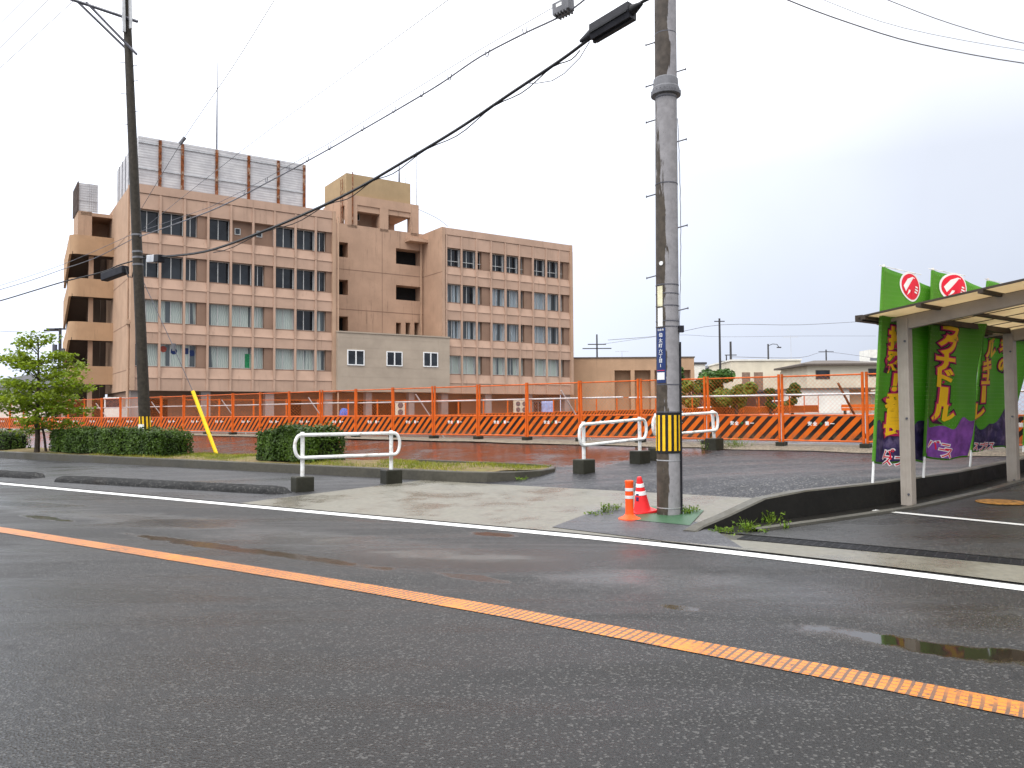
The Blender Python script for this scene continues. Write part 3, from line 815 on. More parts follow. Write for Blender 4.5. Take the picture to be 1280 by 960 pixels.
# penthouse on the roof
q0 = bpx(434.5, 242, T); q1 = bpx(523.5, 257, T); q2 = bpx(500, 300, T)
PD = 6.5
ph = MB(); x0, x1, zt, zb = q0[0], q1[0], q0[1] - .05, ROOF - .3
def col(a, b, y0=T, y1=T + .8): ph.box(a, b, y0, y1, zb, zt - .9)
w_ = x1 - x0
col(x0, x0 + w_ * .13); col(x0 + w_ * .44, x0 + w_ * .56); col(x0 + w_ * .88, x1)
col(x0, x0 + w_ * .13, T + PD - .8, T + PD); col(x0 + w_ * .88, x1, T + PD - .8, T + PD)
ph.box(x0, x1, T - .003, T + PD, zt - .9, zt)
ph.box(x0 + w_ * .13, x0 + w_ * .44, T + 2.0, T + 2.2, zb, zt - .9)
ph.box(x0 + w_ * .56, x0 + w_ * .70, T + 2.0, T + PD, zb, zt - .9)
ph.box(x0, x0 + .3, T + 1.6, T + PD - .8, zb, zt - .9)
ph.box(x0 + w_ * .13, x0 + w_ * .44, T + .1, T + .8, zt - 1.5, zt - .9); ph.box(x0 + w_ * .56, x0 + w_ * .88, T + .1, T + .8, zt - 1.4, zt - .9)
ph.build('penthouse', M['bcentre'], bld)
window(x0 + w_ * .16, x0 + w_ * .27, zb + 1.3, zb + 2.0, T + 1.97, 'glass', 1)
tb = MB(); r0 = bpx(433, 216, T + .5); r1 = bpx(513, 230, T + .5)
tb.box(r0[0], r1[0], T + .5, T + PD - .2, zt, r0[1]); tb.build('tank_room', M['btan'], bld)
lp = MB()
for dx in (-.0, .45): lp.cyl((x0 - .12, T + 1.0 + dx, ROOF), (x0 - .12, T + 1.0 + dx, r0[1] - .5), .03, None, 5)
for k in range(16): z = ROOF + .3 + k * .36; lp.cyl((x0 - .12, T + 1, z), (x0 - .12, T + 1.45, z), .02, None, 4)
lp.cyl((x0 + .5, T - .08, ROOF), (x0 + .5, T - .08, r0[1]), .06, None, 6)
lp.build('ladder', M['rust'], bld)
# corrugated screen on the roof of the near wing, on rusty posts
s0 = bpx(173, 169.5, 1.2); s1 = bpx(382, 207, 1.2); SB = ROOF - .4; ST = s0[1]
sc = MB(); sc.box(s0[0], s1[0], 1.2, 1.3, SB, ST); sc.box(s0[0], s0[0] + .1, 1.3, 12.5, SB, ST); sc.box(s1[0] - .1, s1[0], 1.3, 12.5, SB, ST)
so = sc.build('roof_screen', M['screen'], bld)
for px in (200, 228, 271, 311, 348, 380.5):
    x = bpx(px, 210, 1.1)[0]; m2 = MB(); m2.box(x - .11, x + .11, 1.02, 1.195, SB, ST - .12); m2.build('rusty_post', M['rust'], so)
m2 = MB()
for z in (ST - .55, lerp(SB, ST, .42)): m2.box(s0[0], s1[0], 1.13, 1.19, z, z + .09)
m2.build('rail', M['galv'], so)
m2 = MB()
for k in range(6): m2.box(s0[0] - .04, s0[0], 2 + 1.8 * k, 2.12 + 1.8 * k, SB, ST)
m2.build('seam', M['steeldark'], so)
# open stair tower with rounded parapets on the end wall
def sideq(px, py, t): return bpx(px, py, t)
TF = 9.2; TB = 13.95; XL = -3.45
def par_path(x_in, rad):
    pts = [(x_in, TF)]
    for k in range(7):
        w = math.pi / 2 * k / 6; pts.append((XL + rad - rad * math.sin(w), TF + rad - rad * math.cos(w)))
    return pts
bands = [(15.05, 16.72), (11.35, 12.95), (7.55, 9.15), (3.7, 5.3)]
for z0, z1 in bands:
    m2 = MB(); path = [(0.0, TF)] + par_path(-.02, .75)[1:]
    outer = path + [(XL, 11.6), (XL - .05, TB)]
    # the parapet falls away down the flight on the outer side
    drop = [0.0] * len(path) + [-.62, -1.55]; sk = [0.0] * len(path) + [.25, .9]
    inner = [(x + (.18 if i >= 3 else .0), y + (.18 if i < 6 else 0)) for i, (x, y) in enumerate(outer)]
    N = len(outer)
    for pts_, off in ((outer, 0), (inner, 0)):
        for (x, y), d, k_ in zip(pts_, drop, sk): m2.v.append((x, y, z0 + d - k_))
        for (x, y), d in zip(pts_, drop): m2.v.append((x, y, z1 + d))
    for i in range(N - 1):
        m2.f += [(i, i+1, N+i+1, N+i), (2*N+i, 3*N+i, 3*N+i+1, 2*N+i+1), (N+i, N+i+1, 3*N+i+1, 3*N+i), (i, 2*N+i, 2*N+i+1, i+1)]; m2.m += [0]*4
    m2.build('balcony', M['bstair'], bld, True)
    m2 = MB(); m2.box(XL + .2, -.03, TF + .2, TF + 1.6, z0, z0 + .22)
    pr = [(TF + 1.6, z0 + .22), (TB, z0 - 1.6), (TB, z0 - 1.85), (TF + 1.6, z0 - .05)]
    m2.add([(XL + .2, y, z) for y, z in pr] + [(XL + 1.7, y, z) for y, z in pr], [(0,1,2,3), (4,7,6,5), (0,4,5,1), (1,5,6,2), (2,6,7,3), (3,7,4,0)])
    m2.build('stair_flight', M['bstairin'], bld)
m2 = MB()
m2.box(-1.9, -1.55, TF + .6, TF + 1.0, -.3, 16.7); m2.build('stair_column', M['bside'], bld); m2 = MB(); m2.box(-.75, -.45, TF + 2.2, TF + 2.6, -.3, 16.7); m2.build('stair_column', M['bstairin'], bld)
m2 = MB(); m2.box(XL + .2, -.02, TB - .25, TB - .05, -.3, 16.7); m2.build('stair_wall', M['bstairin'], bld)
m2 = MB(); z0 = 16.72
m2.box(-2.55, -1.65, TF + 1.2, TF + 1.4, z0 - .4, 19.1); m2.box(-2.75, -2.55, TF + 1.2, TB, z0 - .4, 19.1); m2.box(-2.55, -.02, TB - .6, TB - .4, z0 - .4, 19.1); m2.box(-2.55, -.02, TF + 1.2, TB, 18.75, 19.05)
m2.build('stair_head', M['bside'], bld)
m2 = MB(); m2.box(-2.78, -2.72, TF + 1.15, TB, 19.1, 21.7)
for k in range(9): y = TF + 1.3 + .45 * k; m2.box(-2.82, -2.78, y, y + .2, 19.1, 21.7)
m2.build('sheet_cladding', M['shadedsheet'], bld)
m2 = MB(); m2.box(-2.0, -1.2, TF + 1.2, TF + 1.25, 19.1, 21.6); m2.box(-2.72, -2.0, TF + 1.25, TF + 1.30, 19.1, 21.6)
for k in range(5): x = -1.98 + .17 * k; m2.box(x, x + .07, TF + 1.165, TF + 1.2, 19.1, 21.6)
m2.build('sheet_cladding', M['screen'], bld)

# roof masts and aerials
def roofpt(px, py, t): 
    s_, z = bpx(px, py, t); return B0 + U * s_ + V * t + Vector((0, 0, z + ZG)), s_
def mast(px, ytop, ybot, t, r, label, mat='steeldark', split=None):
    a, _ = roofpt(px, ybot, t); b, _ = roofpt(px, ytop, t); b = Vector((a.x, a.y, b.z))
    o = empty('roof_mast', a, 0, label, 'mast'); h = b.z - a.z
    m2 = MB(); m2.tube([(0, 0, 0), (0, 0, h * .55), (0, 0, h)], [r, r * .8, r * .35], 6)
    m2.build('mast_pole', M[mat], o); m2 = MB(); m2.box(-r*2.5, r*2.5, -r*2.5, r*2.5, 0, .15); m2.build('base_plate', M['rust'], o)
    if split: m2 = MB(); m2.cyl((0, 0, 0), (0, 0, h * split), r * 1.5, None, 8); m2.build('rusty_sleeve', M['rust'], o)
mast(270.5, 78, 250, 1.6, .085, 'tall thin mast with rusty foot on the corrugated roof screen', split=.25)
mast(521, 155, 262, T + 1.0, .06, 'slim white lightning mast beside the rooftop penthouse', 'galv')
mast(499, 206, 232, T + 3, .10, 'short dark rod on the tan rooftop tank room', 'steeldark')
mast(507, 208, 232, T + 3, .04, 'thin pale rod pair on the tan rooftop tank room', 'galv')
def aerial(p, h, label, w=1.2, mat='galv'):
    o = empty('tv_aerial', p, 0, label, 'aerial')
    m2 = MB(); m2.cyl((0, 0, 0), (0, 0, h), .03, .02, 5); m2.build('mast_pole', M[mat], o)
    m2 = MB(); m2.cyl((-w * .6, 0, h * .93), (w * .6, 0, h * .93), .018, None, 4)
    for k in range(6): x = -w * .55 + w * .22 * k; m2.cyl((x, -.35, h * .93), (x, .35, h * .93), .012, None, 4)
    m2.build('antenna_rods', M[mat], o)
p, _ = roofpt(431, 217, T + 2); aerial(p, 1.3, 'small television aerial on the tan rooftop tank room', 1.6)
# ------------------------------------------------------------------ helpers for things
def proj(p):
    v = CM.transposed() @ (Vector(p) - CAM); return 640 + F * v.x / -v.z, 480 - F * v.y / -v.z
def text_shape(s, size=1.0, offset=0.0, res=3):
    cu = bpy.data.curves.new('txt', 'FONT'); cu.body = s; cu.size = size; cu.offset = offset; cu.align_x = 'CENTER'; cu.resolution_u = res
    ob = bpy.data.objects.new('txt', cu); COL.objects.link(ob); bpy.context.view_layer.update()
    dg = bpy.context.evaluated_depsgraph_get(); me = bpy.data.meshes.new_from_object(ob.evaluated_get(dg))
    vs = [v.co.copy() for v in me.vertices]; fs = [tuple(p.vertices) for p in me.polygons]
    bpy.data.objects.remove(ob); bpy.data.curves.remove(cu); bpy.data.meshes.remove(me)
    if vs:
        cx = (min(v.x for v in vs) + max(v.x for v in vs)) / 2; cy = (min(v.y for v in vs) + max(v.y for v in vs)) / 2
        vs = [(v.x - cx, v.y - cy) for v in vs]
    return vs, fs
def cut_shape(vs, fs, step):
    bm = bmesh.new(); bv = [bm.verts.new((x, y, 0)) for x, y in vs]
    for f in fs:
        try: bm.faces.new([bv[i] for i in f])
        except ValueError: pass
    for ax in (0, 1):
        lo = min(v.co[ax] for v in bm.verts); hi = max(v.co[ax] for v in bm.verts); k = lo + step
        while k < hi:
            co = [0, 0, 0]; co[ax] = k; no = [0, 0, 0]; no[ax] = 1
            bmesh.ops.bisect_plane(bm, geom=bm.verts[:] + bm.edges[:] + bm.faces[:], plane_co=co, plane_no=no); k += step
    bm.verts.index_update()
    out = [(v.co.x, v.co.y) for v in bm.verts], [tuple(v.index for v in f.verts) for f in bm.faces]
    bm.free(); return out

# ------------------------------------------------------------------ front safety fence
GA = math.atan2(G.y, G.x); PW = 2.05
def panel_meshes(detail=True):
    fr = MB()
    for x in (.045, PW - .045): fr.cyl((x, 0, 0), (x, 0, 1.80), .036, None, 8)
    for z in (.10, .74, 1.74): fr.cyl((.06, 0, z), (PW - .06, 0, z), .026 if z < 1.5 else .022, None, 6)
    bd = MB(); bd.box(.085, PW - .085, -.014, .014, .125, .715)
    wm = MB()
    a, b, z0, z1 = .09, PW - .09, .77, 1.72; st = .105; rr = .0021; k = a - (z1 - z0)
    if not detail: st = .21; rr = .0028
    while k < b:
        for sgn in (1, -1):
            if sgn > 0: x0, x1 = k, k + (z1 - z0); za, zb = z0, z1
            else: x0, x1 = k, k + (z1 - z0); za, zb = z1, z0
            t0 = max(0, (a - x0) / (x1 - x0)); t1 = min(1, (b - x0) / (x1 - x0))
            if t1 - t0 > .01:
                wm.tube([(lerp(x0, x1, t0), .004 * sgn, lerp(za, zb, t0)), (lerp(x0, x1, t1), .004 * sgn, lerp(za, zb, t1))], rr, 3, 0, False)
        k += st
    return fr, bd, wm
fr, bd, wm = panel_meshes()
LAB1 = 'orange wire mesh panel over a black striped board in the front fence row'
def make_panel(label, group, lettering=True, base=True):
    o = empty('fence_panel', (0, 0, 0), 0, label, 'fence panel', group)
    fr.build('frame', M['orange'], o, True); bd.build('striped_board', M['stripes'], o); wm.build('wire_mesh', M['wire'], o)
    if lettering:
        m2 = MB()
        for ch, x in (('安', .73), ('全', .86), ('第', 1.15), ('一', 1.28)):
            vs, fs = text_shape(ch, .108, .003); m2.add([(x + vx, -.0165, .535 + vy) for vx, vy in vs], fs)
        m2.build('lettering', M['white'], o)
        m2 = MB(); m2.box(.97, 1.04, -.0165, -.015, .522, .548); m2.box(.99, 1.02, -.0170, -.015, .500, .570); m2.build('cross_mark', M['green_mark'], o)
    if base:
        m2 = MB(); m2.box(-.11, .11, -.15, .15, -.16, .06); m2.build('footing', M['block'], o, bevel=.01)
    return o
proto = make_panel(LAB1, 'safety panels of the front fence row')
first = True
for i in range(-26, 6):
    p = fpt(i); q = fpt(i + 1); zz = (z_site(*to_rn(p)) + z_site(*to_rn(q))) / 2
    o = proto if first else copy_tree(proto); first = False
    o.location = (p.x, p.y, zz + .09); o.rotation_euler = (R(rnd.uniform(-1.8, 1.8)), -math.atan2(z_site(*to_rn(q)) - z_site(*to_rn(p)), PW), GA)
# scaffold pipes clamped along the back of the panels, with props
def pipe_run(i0, i1, label):
    a = fpt(i0, .09); b = fpt(i1, .09); a.z = z_site(*to_rn(a)) + 1.34; b.z = z_site(*to_rn(b)) + 1.36
    m2 = MB(); m2.cyl((0, 0, 0), b - a, .026, None, 8); o = m2.build('scaffold_pipe', M['galv'], None, True, a); tag(o, label, 'scaffold pipe', 'scaffold pipes along the front fence')
for k, (a, b) in enumerate(((-26, -20.1), (-20, -14.1), (-14, -8.1), (-8, -2.3), (-2.2, 4))):
    pipe_run(a, b, 'silver scaffold pipe running behind the front fence mesh')
for i in (-24.6, -21.6, -18.5, -15.6, -12.55, -9.5, -6.5, -3.4, -1.6, .68):
    a = fpt(i, .14); a.z = z_site(*to_rn(a)) + 1.62; b = fpt(i + .25, 1.15); b.z = z_site(*to_rn(b)) - .05
    m2 = MB(); m2.cyl((0, 0, 0), b - a, .03 if i > 0 else .024, None, 7)
    tag(m2.build('prop_pipe', M['rust'] if i > 0 else M['galv'], None, True, a), 'rusty sloping prop behind the front fence beside the car park' if i > 0 else 'slanted steel prop leaning behind the front fence mesh', 'fence prop', None if i > 0 else 'steel props behind the front fence')
# far fence in front of the building
FA = Vector((-5.5, 55, 0)); FB = Vector((28.1, 75, 0)); FD = (FB - FA).normalized(); FAN = math.atan2(FD.y, FD.x)
fr, bd, wm = panel_meshes(False)
protob = make_panel('orange striped mesh panel in the far fence row before the office building', 'safety panels of the far fence row', False, False)
first = True
def zfar(i): return lerp(.80, 1.44, max(0, i) / 19.5)
for i in range(-8, 20):
    p = FA + FD * (2.0 * i); o = protob if first else copy_tree(protob); first = False
    o.location = (p.x, p.y, zfar(i + .5)); o.rotation_euler = (0, 0, FAN)
ob = at(1052, 514, 66); o = empty('barrier_beam', (ob.x, ob.y, ob.z), R(-4), 'orange steel beam barrier standing behind the rusty fence prop', 'barrier')
m2 = MB(); m2.box(0, 4.6, -.08, .08, 0.05, .27); m2.box(0, 4.6, -.08, .08, .31, .55); m2.build('beam', M['orange'], o)
m2 = MB(); m2.box(.2, .35, -.15, .15, -.4, .05); m2.box(4.1, 4.25, -.15, .15, -.4, .05); m2.build('support', M['block'], o)

# ------------------------------------------------------------------ white guard rails
def guard_rail(posts, label, lean=0.0, rh=.0):
    (ax, ab, at_), (bx_, bb, bt_) = posts            # pixel x, ground y, top y
    def ground(px, py):
        z = .2
        for _ in range(30):
            p = onz(px, py, z); r, n = to_rn(p); z2 = z_site(r, n) if n > 13.7 else z_base(n); z = lerp(z, z2, .5)
        return onz(px, py, z)
    A = ground(ax, ab); Bp = ground(bx_, bb)
    hA = (at(ax, at_, A.y)).z - A.z; hB = (at(bx_, bt_, Bp.y)).z - Bp.z
    d = Vector((Bp.x - A.x, Bp.y - A.y, 0)); L = d.length; ang = math.atan2(d.y, d.x)
    o = empty('guard_rail', A, ang, label, 'guard rail'); dz = Bp.z - A.z
    bh = .30; m2 = MB(); r_ = .036; pr = .042
    for x, z0, h in ((0, 0, hA), (L, dz, hB)):
        p2 = MB(); p2.cyl((x, 0, z0 + bh - .02), (x + lean * (h - bh), 0, z0 + h), pr, None, 12); p2.build('post', M['whitesteel'], o, True)
        b2 = MB(); b2.box(x - .19, x + .19, -.17, .17, z0 - .08, z0 + bh); b2.build('footing', M['block'], o, bevel=.025)
    t = h_r = .12
    za, zb = hA - .06, dz + hB - .06; ga = .46; pts = []
    ext = .13; R_ = .2
    lx = lean * .8
    def zl(x, lo): return lerp(za, zb, x / L) - (ga if lo else 0)
    n = 10
    top = [(x + lx, zl(x, 0)) for x in (0, L * .33, L * .66, L)]
    capR = [(L + ext * .4 + ext * math.sin(math.pi * k / n) + lx, zl(L, 0) - ga / 2 + ga / 2 * math.cos(math.pi * k / n)) for k in range(n + 1)]
    bot = [(x + lx * .5, zl(x, 1)) for x in (L, L * .66, L * .33, 0)]
    capL = [(-ext * .4 - ext * math.sin(math.pi * k / n) + lx, zl(0, 1) + ga / 2 - ga / 2 * math.cos(math.pi * k / n)) for k in range(n + 1)]
    loop = top + capR + bot + capL + [top[0]]
    m2.tube([(x, -.05, z) for x, z in loop], r_, 8, 0, False); m2.build('rail_loop', M['whitesteel'], o, True)
    return o
guard_rail(((378, 614, 540), (489, 604, 538)), 'white steel guard rail across the shoulder in front of the round hedge')
guard_rail(((730, 591, 527), (800, 579, 521)), 'white guard rail on mossy blocks, just before the concrete pole')
guard_rail(((823, 575, 517), (893, 562, 513)), 'white guard rail with a leaning post, behind the concrete pole', -.10)

# ------------------------------------------------------------------ concrete poles
def gnd(px, py):
    z = .1
    for _ in range(40):
        p = onz(px, py, z); r, n = to_rn(p); z = lerp(z, z_site(r, n) if n > 13.7 else z_base(n), .5)
    return onz(px, py, z)
def pole_frame(base, toppx):
    top = at(toppx[0], toppx[1], base.y); ax = (top - base)
    return top, ax
PB = gnd(836, 643); PT, _ = pole_frame(PB, (831, -70)); 
rp_ = empty('utility_pole', PB, 0, 'thick grey concrete utility pole with blue address plate and striped band', 'utility pole')
H = PT.z - PB.z; axis = (PT - PB) / H
def pc(z): return axis * z                               # centre of the pole, local, at height z
def pr_(z): return lerp(.176, .160, z / H)
def zpx(py, px=834): return at(px, py, PB.y).z - PB.z
vd = Vector((-PB.x, -PB.y, 0)).normalized(); rd = Vector((-vd.y, vd.x, 0))   # towards the camera; to the right in view
if rd.x < 0: rd = -rd
def onpole(th, z, dr=0): return pc(z) + (rd * math.sin(th) + vd * math.cos(th)) * (pr_(z) + dr)
m2 = MB(); ks = 40; zf = zpx(112)
m2.tube([pc(-.2)] + [pc(lerp(0, zf, k / 16)) for k in range(17)], [pr_(0)] + [pr_(lerp(0, zf, k / 16)) for k in range(17)], 32); m2.build('lower_shaft', M['pole'], rp_, True)
m2 = MB(); m2.tube([pc(lerp(zf, H, k / 6)) for k in range(7)], [pr_(zf) + .004 - .001 * k for k in range(7)], 32); m2.build('upper_shaft', polemat('wetter concrete pole', (.27, .26, .27), (.062, .050, .040), -.15, .9, 2.2), rp_, True)
m2 = MB(); z0 = zpx(121); 
m2.lathe([(pr_(zf) + .004, 0), (pr_(zf) + .062, .01), (pr_(zf) + .066, .05), (pr_(zf) + .045, .06), (pr_(zf) + .042, .12), (pr_(zf) + .03, .14), (pr_(zf) + .022, .26), (pr_(zf) + .004, .28)], 32, 0, tuple(pc(z0)))
for k in range(20):
    w = 2 * math.pi * k / 20; c = pc(z0 + .02) + Vector((math.cos(w), math.sin(w), 0)) * (pr_(zf) + .052); m2.cyl(c, c + Vector((0, 0, .06)), .013, None, 6)
m2.build('joint_collar', M['boxgrey'], rp_)
for py in (44, 124, 231, 357, 368, 383, 402, 409, 481, 515, 575, 634):
    z = zpx(py); m2 = MB(); m2.tube([pc(z - .007), pc(z + .007)], pr_(z) + .005, 28); m2.build('clamp_band', M['galv'] if py in (575, 634) else M['steeldark'], rp_)
for side, ys in ((-1, (52, 104, 149, 242, 344)), (1, (92, 179, 286, 389))):
    for py in ys:
        z = zpx(py); a = onpole(side * 1.45, z, -.02); b = a + rd * (side * .15) + Vector((0, 0, .035 if side > 0 else -.035)); m2 = MB(); m2.cyl(a, b, .010, None, 6); m2.cyl(b, b + rd * side * .015, .019, None, 6); m2.build('step_bolt', M['steeldark'], rp_)
def plate(name, th0, th1, y0, y1, mat, dr=.004, parent=rp_):
    za, zb = zpx(y1), zpx(y0); m2 = MB(); K = 6
    for k in range(K + 1):
        th = lerp(th0, th1, k / K)
        for z, d in ((za, 0.0005), (za, dr), (zb, dr), (zb, .0005)): m2.v.append(tuple(onpole(th, z, d)))
    for k in range(K):
        for j in range(4): m2.f.append((k*4+j, (k+1)*4+j, (k+1)*4+(j+1) % 4, k*4+(j+1) % 4)); m2.m.append(0)
    m2.f += [(0, 1, 2, 3), tuple(K*4 + j for j in (3, 2, 1, 0))]; m2.m += [0, 0]
    return m2.build(name, mat, parent)
sgn = plate('address_plate', R(-66), R(-10), 411, 479, M['blue'], .006)
tc_ = R(-36)
def pole_text(s, zc, size, off, dr, mat, dth=0, name='lettering', par=None, rot=False):
    vs, fs = text_shape(s, size, off); m2 = MB()
    if not vs: return
    m2.add([onpole(tc_ + dth + x / pr_(zc), zc + y, dr) for x, y in vs], fs); return m2.build(name, mat, par or sgn)
ys = [419, 427.5, 435.5, 443, 450.5, 458]
m_letters = []
pole_text('和泉市', zpx(413.2), .036, .0005, .0085, M['signwhite'])
for ch, y in zip('伯太町六丁目1', [419.5, 426.5, 433, 439.5, 445.5, 451.5, 457.5]): pole_text(ch, zpx(y), .068, .0008, .0085, M['signwhite'])
plate('white_footer', R(-60), R(-16), 466, 475, M['signwhite'], .0085, sgn)
plate('red_stripe', R(-60), R(-16), 463.2, 463.8, M['cone'], .0085, sgn)
plate('notice_plate', R(-56), R(-24), 359, 384, plain('pale yellow plate', (.66, .62, .42), .4), .006)
plate('notice_plate', R(-54), R(-24), 386, 409, M['signwhite'], .006)
dkz = zpx(331); m2 = MB(); c = onpole(R(-30), dkz, .0); m2.cyl(c, c + (c - pc(dkz)).normalized() * .012, .032, None, 14); m2.build('round_tag', M['signwhite'], rp_)
# striped warning band
z0, z1 = zpx(566), zpx(516); m2 = MB(); NB = 13
for k in range(NB * 4):
    t0, t1 = 2 * math.pi * k / (NB * 4), 2 * math.pi * (k + 1) / (NB * 4)
    m2.add([onpole(t0, z0, .008), onpole(t1, z0, .008), onpole(t1, z1, .008), onpole(t0, z1, .008)], [(0, 1, 2, 3)])
    if k % 4 in (0, 1): m2.add([onpole(t0, z0 + .035, .011), onpole(t1, z0 + .035, .011), onpole(t1, z1 - .035, .011), onpole(t0, z1 - .035, .011)], [(0, 1, 2, 3)], 1)
m2.build('warning_band', [M['blacktape'], M['ytape']], rp_)
m2 = MB(); m2.cyl(onpole(R(84), 0, .015), onpole(R(84), zpx(428), .015), .017, None, 8); m2.build('cable_guard', M['blackbox'], rp_)
m2 = MB(); m2.tube([onpole(R(80), zpx(y), .012 + .03 * math.sin((y - 150) / 250 * math.pi) + .004 * math.sin(y)) for y in range(150, 432, 10)], .006, 5); m2.build('drop_wire', M['cablegrey'], rp_)
c = onpole(R(80), zpx(412), .03); m2 = MB(); m2.box(-.04, .04, -.04, .04, -.05, .05, 0, Matrix.Translation(c)); m2.build('wire_clip', M['blackbox'], rp_)

# dark wooden-looking wet concrete pole behind the hedge
LB = at(183, 545, 26.1); LB.z = .34
LT, _ = pole_frame(LB, (156.2, -40)); LH = LT.z - LB.z; lax = (LT - LB) / LH
lp_ = empty('utility_pole', LB, 0, 'leaning dark utility pole standing in the hedge with a cross-arm on top', 'utility pole')
def lc(z): return lax * z
def lz(py): return at(170, py, 26.1).z - LB.z
m2 = MB(); m2.tube([lc(LH * k / 14) for k in range(15)], [lerp(.185, .118, k / 14) for k in range(15)], 20); m2.build('shaft', M['pole_dark'], lp_, True)
for y0, y1, dx in ((2, 52, 0), (14, 60, .5)): pass
# cross-arm: two angle bars to the side with struts, and flat brackets
def lpt(px, py, Y=26.1): return at(px, py, Y) - LB
for dy in (-.17, .17):
    m2 = MB(); a = lpt(172, 27, 26.1 + dy); b = lpt(62, -10, 26.1 + dy + .35)
    m2.tube([a, b], .055, 4); m2.build('cross_arm', M['steeldark'], lp_)
    m2 = MB(); a = lpt(171 if dy < 0 else 160, 68 if dy < 0 else 63, 26.1 + dy); b = lpt(108 if dy < 0 else 98, 3, 26.1 + dy + .2)
    m2.tube([a, b], .042, 4); m2.build('strut', M['steeldark'], lp_)
m2 = MB()
for px, y0, y1 in ((155, 40, -30), (163.5, 36, -30)): m2.tube([lpt(px, y0, 25.9), lpt(px - 1.5, y1, 25.9)], .06, 4)
m2.build('top_bracket', M['galv'], lp_)
for side, y in ((-1, 79), (1, 83), (1, 102), (-1, 118), (1, 140), (-1, 156)):
    z = lz(y); m2 = MB(); a = lc(z); m2.cyl(a, a + Vector((side * .30, -.05, .02)), .012, None, 5); m2.build('step_bolt', M['steeldark'], lp_)
for y in (315, 322, 331, 294): 
    z = lz(y); m2 = MB(); m2.tube([lc(z - .03), lc(z + .03)], lerp(.185, .118, z / LH) + .008, 16); m2.build('clamp_band', M['boxgrey'], lp_)
z0, z1 = LB.z * 0 + .55, 1.25
m2 = MB(); NB = 10; rl_ = .197
def onl(th, z, dr): return lc(z) + Vector((math.sin(th), -math.cos(th), 0)) * (lerp(.185, .118, z / LH) + dr)
m2.tube([lc(z0), lc(z1)], [rl_ - .01, rl_ - .012], 20)
for k in range(NB):
    t0, t1 = 2 * math.pi * k / NB, 2 * math.pi * (k + .5) / NB; m2.add([onl(t0, z0, .016), onl(t1, z0, .016), onl(t1, z1, .016), onl(t0, z1, .016)], [(0, 1, 2, 3)], 1)
m2.build('warning_band', [M['blacktape'], M['ytape']], lp_)
m2 = MB(); K = 6
for k in range(K + 1):
    th = lerp(R(-75), R(15), k / K)
    for z in (.5, 1.0): m2.v.append(tuple(onl(th, z, .02)))
for k in range(K): m2.f.append((k*2, k*2+2, k*2+3, k*2+1)); m2.m.append(0)
m2.build('white_sleeve', M['signwhite'], lp_)
# guy wire with yellow guard
gb = gnd(272, 568); gb.z = .36
gt = at(241, 489, gb.y + .45); wt = LB + lc(lz(338))
o = empty('guy_wire', gb, 0, 'slanting guy wire with a bright yellow plastic guard by the hedge end', 'guy wire')
m2 = MB(); m2.tube([(0, 0, -.1), gt - gb], .062, 12); m2.build('yellow_guard', M['yellowguard'], o, True)
mid = at(217, 434, lerp(gt.y, wt.y, .42)); pts = [gt - gb, mid - gb, wt - gb]
m2 = MB(); m2.tube(pts, .012, 5); m2.build('wire', M['cablegrey'], o)
m2 = MB(); m2.tube([mid - gb + Vector((0, 0, -.12)), mid - gb + Vector((0, 0, .12))], [.06, .075], 8); m2.build('insulator', M['boxgrey'], o, True)

# ------------------------------------------------------------------ overhead cables (in the vertical planes between the poles)
def plane_wire(pix, A, B, r, name, label, mat, sub=6, hooks=None, extra=None, grp=None):
    d = Vector((B.x - A.x, B.y - A.y, 0)).normalized(); N = Vector((-d.y, d.x, 0))
    P = [onplane(x, y, A, N) for x, y in pix]
    pts = []
    for i in range(len(P) - 1):                       # Catmull-Rom through the points
        p0 = P[max(i-1, 0)]; p1 = P[i]; p2 = P[i+1]; p3 = P[min(i+2, len(P)-1)]
        for k in range(sub):
            t = k / sub; pts.append(.5 * ((2*p1) + (p2-p0)*t + (2*p0-5*p1+4*p2-p3)*t*t + (-p0+3*p1-3*p2+p3)*t**3))
    pts.append(P[-1]); o = P[0]
    e = empty(name, o, 0, label, 'cable', grp)
    m2 = MB(); m2.tube([p - o for p in pts], r, 6); m2.build('wire', mat, e, True)
    return e, pts, o
PLp = Vector((PB.x, PB.y, 0)); LLp = Vector((LB.x, LB.y, 0)); road_l = LLp + Vector((-.829, .559, 0)) * 10
ctr = Vector((axis.x * 7, axis.y * 7, 0)) 
A_ = PLp + ctr; B_ = LLp + Vector((lax.x * 6, 0, 0))
e, pts, o = plane_wire([(818, -4), (797, 6), (738, 48), (700, 76), (640, 116), (570, 163), (500, 205), (450, 234), (400, 259), (330, 289), (255, 315), (190, 322)], A_, B_, .026, 'cable', 'thick black telephone cable sagging between the two utility poles', M['cable'])
m2 = MB(); m2.tube([p - o + Vector((0, 0, -.07 - .05 * math.sin(i * .9))) for i, p in enumerate(pts[14:60])], .011, 5); m2.build('lashed_wire', M['cable'], e, True)
m2 = MB(); m2.tube([p - o + Vector((.01, .01, .035)) for i, p in enumerate(pts[10:])], .012, 5); m2.build('messenger_wire', M['cable'], e, True)
lo = [(737, 52), (725, 72), (705, 92), (690, 101), (672, 104), (655, 104)]
d_ = (B_ - A_).normalized(); N_ = Vector((-d_.y, d_.x, 0)); m2 = MB(); m2.tube([onplane(x, y, A_, N_) - o for x, y in lo], .009, 5); m2.build('slack_loop', M['cablegrey'], e, True)
e, pts, o = plane_wire([(740, -8), (705, 18), (655, 42), (600, 71), (550, 105), (500, 135), (450, 164), (410, 187), (340, 225), (262, 264), (165, 299)], A_, B_, .017, 'cable', 'looped grey cable hung on small hooks above the thick black cable', M['cablegrey'])
